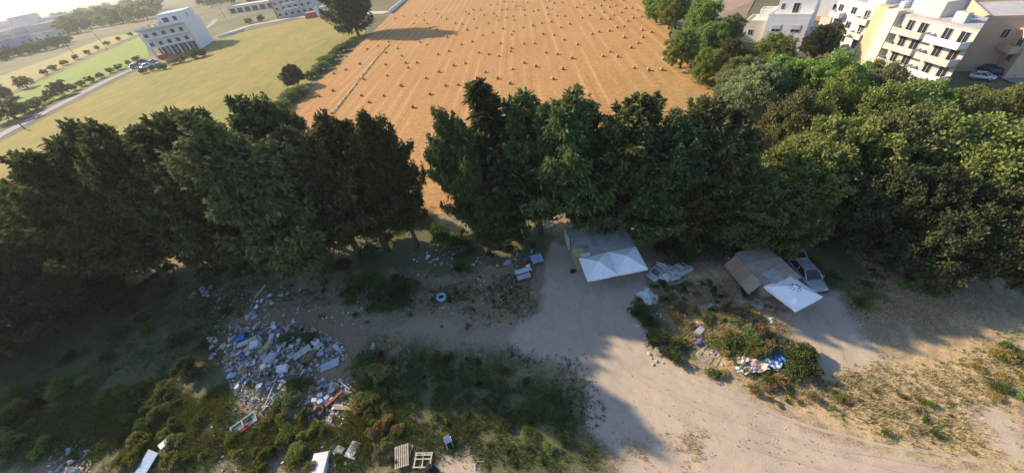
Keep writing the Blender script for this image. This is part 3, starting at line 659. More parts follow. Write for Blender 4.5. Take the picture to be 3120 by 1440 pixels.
for z in (4.9, 9.2):
    balcony(h1, 0, Wd - .52, z, 1.8, WHITE, .9, 1.6)
    for i in range(5): window(h1, 1.3 + i * (Wd - 1.5) / 5, z + .1, 2.0, 2.5, 1.6)
    for i in range(6): MB().box(.1 + i * (Wd - 1.0) / 5, .4 + i * (Wd - 1.0) / 5, -.1, .2, z + .91, z + 4.1).build('pillar', WHITE, h1)
MB().box(-.3, Wd - .52, -.4, 26, 13.41, 13.7).build('roof', ROOFG, h1)
MB().box(-.3, Wd - .53, -.4, -.15, 13.71, 14.6).build('parapet', WHITE, h1)
MB().box(Wd * .42, Wd - .52, 8, 24, 13.71, 18.6).build('penthouse', WHITE, h1)
window(h1, Wd * .5, 14.6, 3, 2.2, 8); window(h1, Wd * .72, 14.6, 2, 2.2, 8); window(h1, Wd - .5, 15.2, 1.3, 2.0, 12, side='r')
for i, x in enumerate((2, 4.4, 7, 8.8)): MB().box(x, x + 1.3, 4 + i, 5.2 + i, 13.71, 15.2 + .3 * (i % 2)).build('roof_unit', GREY, h1)
MB().tube([(5, 6, 13.7), (5, 6, 18.5)], .08).build('mast', FRAME, h1)
# --- cream block cut by the top edge
O2 = gp(848, 58); h2 = house('cream_building', 'cream rendered block cut by the top edge, left of the tall dark cypress', 'building', O2, (1, -.06))
block(h2, 0, 30, 0, 14, -.5, 11, GREY)
for i in range(6):
    for z in (1.2, 5.0, 8.2): window(h2, 1.5 + i * 4.7, z, 2.2, 1.7)
balcony(h2, 8, 18, 4.6, 1.5, WHITE); balcony(h2, 8, 18, 7.9, 1.5, WHITE)
MB().box(-.25, .5, -.25, .5, -.5, 11.7).build('corner_post', TERR, h2)
O3 = gp(968, 52); h3 = house('white_annex', 'low white shed with bluish walls between the cream block and the cypress', 'building', O3, (1, .1))
block(h3, 0, 15, 0, 10, -.5, 4.5, WHITE); MB().box(-8, -.5, 1, 9, -.5, 3.0).build('lean_to', TERR, h3); window(h3, 2, 1, 2, 1.5); window(h3, 8, 1, 2, 1.5)
O4 = gp(700, 44); h4 = house('terrace_building', 'long low open-fronted building with a flat cream roof, behind the lane', 'building', O4, (gp(850, 22) - O4)[:2])
block(h4, 0, 80, 0, 16, -.5, 5.5, CREAM, CREAM)
for i in range(8): MB().box(3 + i * 9.6, 9.5 + i * 9.6, -.1, -.004, .3, 4.0).build('opening', GLASS, h4)
# wall along the path behind the hay field
def wall_run(name, pts, th, h, m_, label, cat='wall'):
    mb = MB()
    for a, b in zip(pts[:-1], pts[1:]):
        a = Vector((a[0], a[1], float(gz(a[0], a[1])))); b = Vector((b[0], b[1], float(gz(b[0], b[1])))); d = (b - a); n = Vector((-d.y, d.x, 0)).normalized() * th / 2
        V = [a - n, a + n, b + n, b - n]; V = [v - Vector((0, 0, .3)) for v in V] + [v + Vector((0, 0, h)) for v in V]
        mb.add(V, [(3, 2, 1, 0), (4, 5, 6, 7), (0, 1, 5, 4), (1, 2, 6, 5), (2, 3, 7, 6), (3, 0, 4, 7)])
    return tag(mb.build(name, m_), label, cat)
wall_run('garden_wall', [gp(1188, 42), gp(1212, 22), (-40, 300), (-36, 340)], .5, 1.8, WHITE, 'pale garden wall along the far left edge of the hay field')
wall_run('yard_wall', [gp(665, 116), gp(720, 100), gp(745, 92)], .5, 1.2, WHITE, 'low white wall right of the white block')
strip('far_lane', [gp(660, 112), gp(760, 78), gp(900, 52), gp(1080, 40), gp(1180, 38)], 7, mat('pale_paving', (.50, .44, .38), (.42, .37, .32), .9, .3), .0)
# --- parked vehicles (small, far)
TYRE = mat('tyre_rubber', (.02, .02, .02), (.03, .03, .03), .9, 10); TRIM = mat('dark_trim', (.03, .03, .032), None, .5, 5)
LAMP = mat('headlamp', (.7, .72, .74), None, .2, 5, spec=.6); RLAMP = mat('tail_lamp', (.4, .02, .02), None, .3, 5)
PAINT = {k: mat(k + '_paint', c, tuple(v * .88 for v in c), .28, .8, spec=.5, metal=.25) for k, c in dict(silver=(.36, .38, .40), white=(.75, .75, .74), dark=(.03, .035, .05), red=(.38, .03, .03), navy=(.03, .05, .14), grey=(.22, .22, .23)).items()}
def car_body(L=4.1, W=1.7, seg=None):
    """hatchback shell lofted from cross sections along its length (x forward)"""
    S = [(-2.05, .42, .74, .60), (-1.95, .30, .92, .70), (-1.4, .22, .96, .80), (-.6, .20, .95, .83), (.3, .20, .93, .83), (1.0, .20, .90, .82), (1.6, .24, .82, .78), (1.95, .32, .70, .68), (2.05, .44, .60, .55)]
    V = []; F = []
    for (x, zb, zt, hw) in S:
        for (yy, zz) in ((-hw * .86, zb), (-hw, zb + .16), (-hw, zb + (zt - zb) * .55), (-hw * .93, zt - .03), (-hw * .6, zt), (hw * .6, zt), (hw * .93, zt - .03), (hw, zb + (zt - zb) * .55), (hw, zb + .16), (hw * .86, zb)): V.append((x * L / 4.1, yy * W / 1.66, zz))
    n = 10
    for i in range(len(S) - 1):
        for k in range(n): F.append((i * n + k, i * n + (k + 1) % n, (i + 1) * n + (k + 1) % n, (i + 1) * n + k))
    F.append(tuple(range(n))); F.append(tuple(reversed(range((len(S) - 1) * n, len(S) * n))))
    F = [tuple(reversed(f)) for f in F]
    return V, F
def car(name, label, p, rz, paint, group=None, open_hatch=False, sc_=1.0):
    e = empty(name, p, rz, label, 'car', group); e.scale = (sc_,) * 3
    V, F = car_body(); bd = MB(); bd.add(V, F); b = bd.build('body', paint, e, smooth=True); b.modifiers.new('s', 'SUBSURF').levels = 1; b.modifiers['s'].render_levels = 2
    # cabin: roof panel on pillars, glass between
    RZ = 1.42; zb = .90; roof = [(-1.25, -.56, RZ - .04), (-1.25, .56, RZ - .04), (.15, .58, RZ), (.15, -.58, RZ)]
    base = [(-1.85, -.72, zb), (-1.85, .72, zb), (.95, .74, zb), (.95, -.74, zb)]
    MB().add([(x, y, z + d) for d in (0, .05) for (x, y, z) in roof], [(0, 1, 2, 3)[::-1], (4, 5, 6, 7), (0, 1, 5, 4), (1, 2, 6, 5), (2, 3, 7, 6), (3, 0, 4, 7)]).build('roof', paint, e)
    for i, nm in enumerate(('rear_window', 'side_window', 'windscreen', 'side_window')):
        a, c = base[i], base[(i + 1) % 4]; d, f = roof[(i + 1) % 4], roof[i]
        if nm == 'rear_window' and open_hatch: continue
        MB().add([a, c, d, f], [(0, 1, 2, 3)]).build(nm, GLASS, e)
    for (bp, rp) in zip(base, roof): MB().tube([bp, rp], [.06, .05], 5).build('pillar', paint, e)
    for s in (-1, 1): MB().tube([(-.45, s * .735, zb), (-.55, s * .575, RZ)], [.045, .04], 5).build('pillar', paint, e)
    for sx in (-1.28, 1.28):
        for sy in (-1, 1):
            wh = MB().tube([(sx, sy * .62, .31), (sx, sy * .82, .31)], .31, 14).build('wheel', TYRE, e); MB().tube([(sx, sy * .80, .31), (sx, sy * .835, .31)], .19, 10).build('rim', FRAME, wh)
    for s in (-1, 1):
        MB().box(1.83, 2.0, s * .48 - .16, s * .48 + .16, .60, .70).build('headlight', LAMP, e); MB().box(-2.07, -1.95, s * .58 - .1, s * .58 + .1, .62, .84).build('tail_light', RLAMP, e)
        MB().box(.62, .76, s * .86 - .1, s * .86 + .1, .94, 1.06).build('mirror', paint, e)
    MB().box(1.96, 2.10, -.70, .70, .30, .46).build('bumper', TRIM, e)
    if open_hatch:
        q = [(-1.25, -.56, RZ), (-1.25, .56, RZ), (-2.15, .62, RZ + .28), (-2.15, -.62, RZ + .28)]
        ha = MB().add([(x, y, z + d) for d in (.02, .07) for (x, y, z) in q], [(0, 1, 2, 3), (7, 6, 5, 4), (0, 4, 5, 1), (1, 5, 6, 2), (2, 6, 7, 3), (3, 7, 4, 0)]).build('tailgate', paint, e)
        MB().add([(-1.35, -.48, RZ + .11), (-1.35, .48, RZ + .11), (-1.95, .5, RZ + .29), (-1.95, -.5, RZ + .29)], [(0, 1, 2, 3)]).build('rear_window', GLASS, ha)
        MB().box(-1.9, -1.2, -.6, .6, .86, .905).build('boot', TRIM, e)
    return e
# cars by the white block
for i, (x, y, c, lb) in enumerate(((440, 192, 'dark', 'dark car parked by the lane, left of the white block'), (418, 206, 'grey', 'grey car nearest the meadow beside the lane'), (452, 207, 'white', 'white car among the cars parked by the white block'), (468, 196, 'grey', 'grey car closest to the white block'), (490, 205, 'dark', 'dark car at the right end of the cars by the white block'))):
    car('parked_car', lb, gp(x, y), .5 + i * .35, PAINT[c], 'cars parked at the white block', sc_=1.5)
van = empty('red_van', gp(506, 180), .2, 'dark red van standing before the open ground floor of the white block', 'van')
bevel(MB().box(-3.2, 2.2, -1.2, 1.2, .5, 3.2).build('body', PAINT['red'], van), .15); bevel(MB().box(2.2, 3.6, -1.15, 1.15, .5, 2.2).build('cab', PAINT['red'], van), .2)
MB().box(2.9, 3.62, -1.0, 1.0, 1.5, 2.1).build('windscreen', GLASS, van)
for sx in (-2, 2.4):
    for sy in (-1, 1): MB().tube([(sx, sy * .9, .5), (sx, sy * 1.22, .5)], .5, 12).build('wheel', TYRE, van)

van.scale = (.75,) * 3
# --- apartment block at the right
zt = 4.0; GA = at_z(2556, -2, zt); GD = at_z(2990, 86, zt); ua = (GD - GA)[:2]; LW = float(np.linalg.norm(ua)); zg = zt - 12.2
ap = house('apartment_block', 'long cream and grey apartment block with balconies and a yellow stair tower', 'building', (GA[0], GA[1], zg), ua)
kx = LW / 34.0
block(ap, 0, LW * .38, 0, 6.5, -1, 12, WHITE); block(ap, LW * .38 + .01, LW * .54, .4, 6.5, -1, 11.9, CREAM, par=0); 
_rh = GD[:2] / np.linalg.norm(GD[:2]); _uu = ua / LW; _nn = np.array([-_uu[1], _uu[0]]); _dx, _dy = float(_rh @ _uu), float(_rh @ _nn); _k = 6.5 / _dy; _fp = [(LW * .54 + .01, 0), (LW, 0), (LW + _dx * _k, 6.5), (LW * .54 + .01, 6.5)]
MB().prism(_fp, -1, 11.6).build('wall', GREY, ap); MB().prism([(LW * .54 - .02, -.06), (LW + .06, -.06), (LW + .06 + _dx * _k, 6.56), (LW * .54 - .02, 6.56)], 11.601, 11.95).build('roof', ROOFG, ap)
MB().box(LW * .365, LW * .455, -1.1, .39, -1, 12.9).build('stair_tower', TAN, ap); MB().box(LW * .455, LW * .54, -1.25, .395, -1, 12.6).build('stair_tower', CREAM, ap)
for f in range(4):
    z = 3.0 * f
    for i in range(3):
        x = 1.0 + i * LW * .12; window(ap, x, z + .9, 1.5, 1.5)
    balcony(ap, LW * .015, LW * .11, z, 1.5, WHITE); balcony(ap, LW * .24, LW * .36, z, 1.6, CREAM)
    window(ap, LW * .27, z + .1, 1.2, 2.2)
    balcony(ap, LW * .56, LW * .76, z, 1.7, GREY, 1.0); balcony(ap, LW * .79, LW * .995, z, 1.9, WHITE if f % 2 else GREY, 1.0)
    window(ap, LW * .60, z + .1, 1.5, 2.2); window(ap, LW * .68, z + .1, 1.8, 2.2); window(ap, LW * .83, z + .1, 1.6, 2.2); window(ap, LW * .92, z + .1, 1.8, 2.2)
MB().box(LW * .56, LW * .72, 1.6, 5.4, 11.96, 14.6).build('penthouse', CREAM, ap); MB().box(LW * .2, LW * .33, 1.8, 5.4, 12.07, 14.6).build('penthouse', WHITE, ap)
for i, (x, y) in enumerate(((.40, 3), (.44, 4.5), (.48, 3.2), (.76, 3), (.80, 1.5), (.84, 1.2), (.08, 3.5), (.13, 5))): MB().box(LW * x, LW * x + 1.1, y, y + 1.0, 11.6, 13.1 + .25 * (i % 3)).build('roof_unit', GREY if i % 2 else WHITE, ap)
# --- white house
hx = np.array([78.6, 101.9]); hz = -6.2
hs = house('white_house', 'white two storey house with shuttered windows and roof terrace behind the olive tree', 'building', (hx[0], hx[1], hz), (.66, -.75))
block(hs, 0, 9.4, 0, 9, -1, 7.4, WHITE, CREAM, .45); block(hs, 1.2, 9.4, 2.4, 8.6, 7.47, 10.9, WHITE, ROOFG, .3)
block(hs, -5.5, -.01, 1.5, 8, -1, 5.4, CREAM, CREAM, .5); block(hs, -3.2, -.012, 4.5, 8.01, 5.47, 7.6, WHITE, ROOFG, .2); block(hs, 9.41, 12.2, 1, 6, -1, 3.4, WHITE, ROOFG, .3)
for x in (1.6, 6.0): window(hs, x, 3.6, 2.0, 1.7, shutter=.6)
for x in (1.6, 6.0): window(hs, x, .8, 2.0, 1.7, shutter=.4)
window(hs, 4.6, 7.5, 1.4, 2.3, 2.4); window(hs, 1.9, 8.3, .8, 1.4, 2.4); window(hs, -4.2, 2.2, 1.2, 1.4, 1.5)
# --- houses at the upper right edge
zt2 = 2.6; O5 = at_z(2958, 8, zt2); U5 = at_z(3012, 58, zt2) 
h5 = house('peach_house', 'peach rendered house with small arched windows, at the top right', 'building', (O5[0], O5[1], -8), (U5 - O5)[:2])
w5 = float(np.linalg.norm((U5 - O5)[:2])); block(h5, 0, w5, 0, 9, -1, 10.6, PINK)
for f in range(3):
    for x in (.18, .55): window(h5, w5 * x, 1 + f * 3.1, 1.0, 1.6)
window(h5, w5, 7.2, 1.0, 1.6, 3, side='r')
O6 = at_z(3045, 68, .5); U6 = at_z(3150, 112, .5); h6 = house('orange_house', 'orange and grey house with a roof terrace in the top right corner', 'building', (O6[0], O6[1], -8), (U6 - O6)[:2])
w6 = float(np.linalg.norm((U6 - O6)[:2])); block(h6, 0, w6, 0, 14, -1, 8.5, PINK); block(h6, .3, w6 * .5, 5, 13, 8.57, 11.8, GREY)
for f in range(3):
    for x in (.1, .45, .75): window(h6, w6 * x, .8 + f * 2.8, 1.3, 1.5)
balcony(h6, w6 * .4, w6 * .95, 5.6, 1.5, PINK); window(h6, w6 * .2, 9.2, 1.5, 1.6, 5)
O7 = at_z(2770, 4, .0); U7 = at_z(2930, 44, .0); h7 = house('dark_roofed_hall', 'low hall with a dark flat roof behind the apartment block', 'building', (O7[0], O7[1], -8), (U7 - O7)[:2])
w7 = float(np.linalg.norm((U7 - O7)[:2])); block(h7, 0, w7, 0, 16, -1, 7.9, GREY, DARKR, .3); window(h7, w7 * .7, 3, 3, 2); window(h7, w7 * .3, 3, 3, 2)
O8 = at_z(2440, -12, -1); h8 = house('pale_house', 'pale house cut by the top edge behind the bare brown plot', 'building', (O8[0], O8[1], -7), (.6, -.8)); block(h8, 0, 18, 2, 12, -1, 6, WHITE); window(h8, 3, 2, 2, 1.5, 2); window(h8, 9, 2, 2, 1.5, 2)
sheet('bare_plot', gpoly([(2170, 0), (2170, 60), (2270, 60), (2300, 0), (2300, -40), (2180, -40)]), mat('bare_soil', (.40, .27, .18), (.33, .21, .13), .95, .3), .12)
sheet('empty_lot', gpoly([(2455, 10), (2455, 60), (2520, 70), (2540, 0)]), mat('dry_soil', (.42, .26, .14), (.33, .24, .11), .95, .25), .12)
wall_run('boundary_wall', [gp(2495, 74), gp(2530, 78), gp(2548, 82)], .4, 2.0, CREAM, 'pale boundary wall left of the apartment block')
strip('street', [gp(2915, 172), gp(2960, 186), gp(3020, 203), gp(3130, 238), gp(3300, 300)], 7.5, ASPH, .14)
wall_run('street_wall', [gp(3000, 70) , gp(3060, 92), gp(3160, 130)], .4, 2.2, CREAM, 'cream wall along the upper side of the street at the right edge')
for i, (x, y, c, lb) in enumerate(((2930, 196, 'dark', 'dark car parked first behind the apartment block end'), (2962, 208, 'navy', 'dark blue car second in the line of parked cars'), (3012, 222, 'dark', 'black car at the right of the lamp post gap in the parked line'), (3046, 232, 'navy', 'dark blue car last in the line of parked cars'), (2988, 243, 'white', 'white car parked below the line of dark cars'))):
    p = gp(x, y); car('parked_car', lb, (p[0], p[1], p[2] + .16), -1.35 + .1 * i, PAINT[c], 'cars parked along the street at the right', sc_=.9)
lp = gp(3018, 212); lpo = empty('street_lamp', lp, 0, 'grey street lamp between the parked dark cars', 'lamp'); MB().tube([(0, 0, 0), (0, 0, 5.5), (-.3, -.6, 6)], [.09, .06, .04]).build('post', FRAME, lpo); MB().box(-.5, -.1, -1.2, -.5, 5.95, 6.1).build('lamp_head', FRAME, lpo)
# --- poles in the left fields
for (x, y, h, lb) in ((327, 152, 11, 'tall wooden pole at the edge of the straw field in the left background'), (240, 182, 10, 'wooden pole left of the taller one in the straw field'), (690, 60, 9, 'thin pole beside the far lane right of the white block'), (75, 392, 5, 'short pole beside the lane at the left')):
    e = empty('utility_pole', gp(x, y), .4, lb, 'pole', 'utility poles'); MB().tube([(0, 0, -.3), (0, 0, h)], [.20, .13]).build('post', BARK, e); MB().box(-.9, .9, -.06, .06, h - .7, h - .55).build('crossarm', BARK, e)
# --- distant town at the upper left
TOWN = [mat('town_' + n, c, None, .9, .05) for n, c in (('white', (.60, .58, .56)), ('grey', (.40, .40, .42)), ('cream', (.55, .50, .43)), ('blue', (.36, .38, .45)))]
def far_house(x, y, wpx, d, h, mt, lb, k=0):
    a = gp(x, y); c = gp(x + wpx, y - wpx * .30); u = (c - a)[:2]; w_ = float(np.linalg.norm(u))
    e = house('town_building', lb, 'building', a, u, 'buildings of the distant town'); block(e, 0, w_, 0, d, -1, h, TOWN[mt], TOWN[k], .6)
    n = max(2, min(7, int(w_ / 7)))
    for i in range(n): MB().box(w_ * (i + .3) / n, w_ * (i + .7) / n, -.15, -.01, h * .35, h * .7).build('window', GLASS, e)
    return e
for i, (x, y, wp, d, h, mt, lb) in enumerate((
    (2, 172, 70, 40, 11, 3, 'blue-grey long shed nearest the left edge of the town'), (80, 152, 40, 40, 11, 3, 'blue-grey shed with pale front right of the long one'), (105, 143, 30, 30, 10, 0, 'pale lilac hall in the front row of the town'),
    (150, 126, 32, 30, 9, 0, 'white low house at the right end of the front row of the town'), (185, 118, 26, 24, 8, 2, 'cream house before the grove at the left'), (2, 134, 45, 60, 12, 2, 'cream flat block at the left frame edge in the town'),
    (55, 118, 40, 60, 12, 1, 'grey block in the middle row of the town'), (100, 103, 34, 60, 13, 0, 'white block in the middle row of the town'), (140, 88, 12, 40, 26, 0, 'tall pale tower rising above the town roofs'),
    (160, 92, 40, 60, 11, 1, 'long grey roof right of the pale tower'), (205, 78, 30, 60, 11, 0, 'white block at the back right of the town'), (30, 98, 30, 90, 15, 1, 'grey block in the hazy back row of the town, left'), (75, 82, 40, 90, 20, 1, 'hazy stepped block in the back row of the town'), (230, 62, 30, 90, 14, 1, 'hazy grey block behind the grove'))):
    far_house(x, y, wp, d, h, mt, lb, i % 4)
# --- grove and scattered shrubs on the left
G5 = 'trees of the grove in the left background'
for i in range(64):
    x = RR.uniform(195, 480); y0 = 112 - (x - 195) * .20; y = y0 - RR.uniform(0, 62) * (1 - .3 * (x > 400))
    p = gp(x, max(y, 14)); h = RR.uniform(11, 20); plant('grove_tree', FARB[i % 3], p, h, h * RR.uniform(.55, .8), 10, 5, LM[['mid', 'weed', 'olive', 'dark', 'bright'][i % 5]], 'hazy green tree of the grove behind the white block', 'tree', G5, RR.uniform(0, 6))
for i in range(22):
    x = RR.uniform(620, 860); p = gp(x, 18 - (x - 620) * .08 + RR.uniform(-10, 4)); h = RR.uniform(8, 13); plant('back_tree', FARB[i % 3], p, h, h * .7, 10, 5, LM[['mid', 'weed', 'bright'][i % 3]], 'green tree along the top edge behind the low terrace building', 'tree', 'trees along the top edge left of the cypress', RR.uniform(0, 6))
G6 = 'bushes along the lane and field edges on the left'
for i, (x, y, h) in enumerate(((52, 362, 7.0), (95, 340, 4), (165, 303, 4), (200, 290, 6), (20, 300, 6), (85, 268, 6), (8, 312, 7), (110, 332, 3), (230, 275, 3), (255, 262, 2.5), (280, 250, 2.5), (310, 238, 2.5), (340, 222, 2.5), (365, 212, 2.5), (395, 198, 2.5), (420, 186, 2.5), (130, 318, 3), (300, 152, 3), (270, 166, 3), (235, 182, 3), (200, 198, 3), (165, 214, 3), (140, 228, 3), (330, 138, 3), (365, 124, 3), (400, 110, 3), (600, 178, 4), (620, 172, 3.5), (560, 190, 3), (530, 196, 3), (500, 212, 2.5), (470, 216, 2.5), (440, 224, 2.5), (760, 72, 3.5), (800, 66, 4), (1000, 62, 5), (1030, 66, 5), (1045, 50, 5))):
    p = gp(x, y); plant('wayside_bush', FARB[i % 3], p, h, h * RR.uniform(.6, .95), 10, 5, LM[['mid', 'olive', 'weed', 'brown'][i % 4]], 'dark rounded bush beside the lane or a field edge on the left', 'bush', G6, RR.uniform(0, 6))
for i in range(26):
    t = i / 25; x = 5 + t * 430; y = 152 + 34 - t * 110 + RR.uniform(-4, 4) - (8 if x > 250 else 0)
    p = gp(x, y); h = RR.uniform(6, 9); plant('wood_edge_tree', FARB[i % 3], p, h, h * .8, 10, 5, LM[['mid', 'dark', 'weed'][i % 3]], 'dark tree of the belt between the town and the pale straw field', 'tree', 'tree belt before the distant town', RR.uniform(0, 6)) if x < 215 else None
# --- hills under the skyline
def hills():
    V = []; F = []; n = 60
    for i in range(n):
        a = math.radians(100 + 75 * i / (n - 1)); R0, R1 = 3600, 5100
        hgt = 22 + 40 * max(0, 1 - i / n * 1.9) + 16 * math.sin(i * .55) + 8 * math.sin(i * 1.7)
        V += [(R0 * math.cos(a), R0 * math.sin(a), -2), ((R0 + R1) / 2 * math.cos(a), (R0 + R1) / 2 * math.sin(a), hgt * .7), (R1 * math.cos(a), R1 * math.sin(a), hgt), ((R1 + 300) * math.cos(a), (R1 + 300) * math.sin(a), -5)]
    for i in range(n - 1):
        for k in range(3): F.append((4 * i + k, 4 * i + k + 1, 4 * i + k + 5, 4 * i + k + 4))
    me = bpy.data.meshes.new('hills'); me.from_pydata(V, [], [tuple(reversed(f)) for f in F]); me.update(); tag(link('hills', me, mat('hill_scrub', (.20, .19, .12), (.12, .13, .08), .95, .004)), kind='structure')
hills()

# ------------------------------------------------------------------ camp in the clearing
CANV = mat('white_canvas', (.88, .89, .90), (.78, .79, .80), .75, .9, bump=.15); METAL = mat('grey_metal', (.38, .38, .39), (.25, .25, .26), .45, 6, metal=.6)
WOOD = mat('raw_wood', (.36, .25, .15), (.24, .16, .09), .85, 7, bump=.3); OLDW = mat('weathered_wood', (.30, .25, .20), (.20, .165, .13), .9, 6, bump=.3)
BLACK = mat('black_print', (.02, .02, .022), None, .8, 5)
def gazebo(label, cx, cy, wx, wy, rz, eave=2.15, peak=3.0, emblem=False, pk=(0, 0), drop=(0, 0, 0, 0)):
    z = float(gz(cx, cy)); e = empty('canopy_tent', (cx, cy, z), rz, label, 'canopy', 'white canopy tents of the camp')
    c = [(-wx / 2, -wy / 2), (wx / 2, -wy / 2), (wx / 2, wy / 2), (-wx / 2, wy / 2)]; n = 7; top = Vector((pk[0], pk[1], peak)); tt = .012
    for i in range(4):
        a = Vector((*c[i], eave + drop[i])); b = Vector((*c[(i + 1) % 4], eave + drop[(i + 1) % 4])); V = []; F = []; idx = {}
        for r in range(n + 1):
            for k in range(r + 1):
                t = r / n; s = k / r if r else 0; q = top.lerp(a.lerp(b, s), t)
                q.z -= .05 * math.sin(math.pi * t) * (1 - .5 * abs(2 * s - 1)); q.z -= .05 * t * t * math.sin(math.pi * s)
                q.z += .012 * math.sin(q.x * 7 + i) * math.sin(q.y * 6)
                idx[r, k] = len(V); V.append(q)
        for r in range(n):
            for k in range(r + 1):
                F.append((idx[r, k], idx[r + 1, k], idx[r + 1, k + 1]))
                if k < r: F.append((idx[r, k], idx[r + 1, k + 1], idx[r, k + 1]))
        o = MB().add(V, F).build('roof_panel', CANV, e); so_ = o.modifiers.new('t', 'SOLIDIFY'); so_.thickness = tt; so_.offset = -1
        va = MB(); pv = []
        for k in range(n + 1): pv.append(V[idx[n, k]] + Vector((0, 0, -.004)))
        Q = []
        for k, q in enumerate(pv): Q += [q, q + Vector((0, 0, -.20 - .03 * (k % 2)))]
        va.add(Q, [(2 * k, 2 * k + 2, 2 * k + 3, 2 * k + 1) for k in range(n)]); vo = va.build('valance', CANV, o); s2 = vo.modifiers.new('t', 'SOLIDIFY'); s2.thickness = .01
        lx, ly = c[i][0] * .97, c[i][1] * .97; MB().tube([(lx, ly, -.25), (lx, ly, eave - .05 + drop[i])], .025, 6).build('leg', METAL, e)
        MB().tube([(lx, ly, eave - .12), (c[(i + 1) % 4][0] * .97, c[(i + 1) % 4][1] * .97, eave - .12)], .018, 5).build('crossbar', METAL, e)
    if emblem:
        em = MB()
        for k in range(8):
            an = math.pi * k / 4 + .39; 
            for rr in (.26, .42):
                x, y = rr * math.cos(an), rr * math.sin(an); m_ = max(abs(x), abs(y)); zz = peak - m_ / (wx / 2) * (peak - eave) - .05 * math.sin(math.pi * min(1, m_ / (wx / 2))) * .8 + .03
                d = .055; em.add([(x - d, y - d, zz), (x + d, y - d, zz), (x + d, y + d, zz), (x - d, y + d, zz)], [(0, 1, 2, 3)])
        em.build('emblem', BLACK, e)
    return e
gazebo('left one of the two joined white canopies in front of the grey hut', 8.12, 24.85, 3.05, 3.15, .01, 2.12, 2.78, pk=(.1, .1), drop=(0, 0, .15, .15))
gazebo('right one of the two joined white canopies in front of the grey hut', 11.22, 24.86, 3.08, 3.2, 0.0, 2.2, 2.85, pk=(-.1, .1), drop=(0, 0, .12, .12))
gazebo('single white canopy with a black emblem beside the silver car', 23.52, 17.7, 3.0, 3.05, .27, 2.1, 2.85, emblem=True)
# --- grey hut
BEIGE = mat('beige_boards', (.40, .33, .25), (.30, .25, .19), .9, 2); HROOF = [mat('grey_sheet_%s' % n, c, None, .8, 1.2) for n, c in (('a', (.40, .375, .34)), ('b', (.43, .40, .365)), ('c', (.37, .35, .32)))]
z0 = float(gz(9.4, 28)); hut = empty('grey_hut', (6.45, 26.5, z0), 0, 'flat grey roofed hut with beige walls behind the joined white canopies', 'hut'); HW, HD = 6.05, 4.4
for (a, b, c_, d) in ((0, .12, 0, HD), (HW - .12, HW, 0, HD), (.125, HW - .125, 0, .12), (.125, HW - .125, HD - .12, HD)): MB().box(a, b, c_, d, -.2, 2.38).build('wall', BEIGE, hut)
for k in range(7): MB().box(-.03, -.002, .05 + k * .61, .62 + k * .61, -.1, 2.3).build('board', BEIGE, hut)
M_ = Matrix.Translation((0, 0, 2.40)) @ Matrix.Rotation(math.radians(1.8), 4, 'X')
for k in range(6):
    MB().box(-.15 + k * 1.06, .93 + k * 1.06, -.04, HD + .25, .018 * (k % 2) + .012, .018 * (k % 2) + .032, M_).build('roof_sheet', HROOF[k % 3], hut)
for k in range(4): MB().box(-.1, HW + .1, .2 + k * 1.3, .3 + k * 1.3, -.09, .010, M_).build('rafter', OLDW, hut)
MB().box(-.34, -.20, HD - 1.7, HD + .25, 1.0, 2.62).build('corner_board', mat('pale_board', (.62, .61, .58), None, .8, 3), hut)
MB().box(.35, .9, -.03, -.004, .0, 1.9).build('door', TERR, hut)
def ptz(px, py, z): return at_z(px, py, z)
p = ptz(1765, 768, 2.62); tag(MB().box(-.55, .55, -.55, .65, 0, .03).build('yellow_sheet', mat('yellow_board', (.46, .40, .16), (.40, .35, .18), .8, 2), None, (p[0], p[1], 2.58), (math.radians(1.8), 0, .05)), 'yellow board lying on the front left corner of the grey hut roof', 'board')
p = ptz(1783, 776, 2.62); tag(MB().box(-.5, .5, -.25, .25, 0, .04).build('white_sheet', mat('white_board', (.66, .66, .64), None, .7, 2), None, (p[0], p[1], 2.62), (math.radians(1.8), 0, .1)), 'white board lying next to the yellow one on the grey hut roof', 'board')
p = ptz(1786, 752, 2.62); kt = tag(MB().box(-.14, .14, -.1, .1, 0, .02).box(-.14, -.11, -.1, .1, .02, .3).box(.11, .14, -.1, .1, .02, .3).build('metal_bracket', METAL, None, (p[0], p[1], 2.64)), 'small metal bracket standing on the grey hut roof', 'bracket')
# --- patched hut
z0 = float(gz(23, 20.7)); h2_ = empty('patched_hut', (21.9, 18.9, z0), .03, 'low hut with a patchwork roof of brown and grey sheets beside the silver car', 'hut')
pm = [mat('patch_%d' % i, c, None, .9, 1.5) for i, c in enumerate(((.38, .325, .25), (.32, .29, .265), (.42, .35, .26), (.35, .315, .27), (.42, .42, .40), (.36, .30, .225)))]
for (a, b, c_, d) in ((0, .1, 0, 4.1), (3.0, 3.1, 0, 4.1), (.105, 2.995, 0, .1), (.105, 2.995, 4.0, 4.1)): MB().box(a, b, c_, d, -.2, 2.1).build('wall', BEIGE, h2_)
for i, (a, b, c_, d, dz, mi, rz) in enumerate(((-.1, 1.3, 2.7, 4.35, .0, 1, .05), (1.2, 3.2, 2.6, 4.3, .04, 5, -.03), (-.1, 1.6, 1.2, 2.8, .05, 0, .04), (1.4, 3.25, 1.0, 2.75, .09, 3, -.02), (.5, 1.9, -.1, 1.4, .10, 4, .12), (1.7, 3.2, -.2, 1.15, .13, 2, .05), (-.15, .65, -.2, 1.3, .0, 5, -.05))):
    cx, cy = (a + b) / 2, (c_ + d) / 2; MB().box(a - cx, b - cx, c_ - cy, d - cy, 0, .025).build('roof_sheet', pm[mi], h2_, (cx, cy, 2.12 + dz), (.02, -.015, rz))
RED = mat('red_brown_board', (.34, .22, .165), (.29, .20, .155), .9, 2)
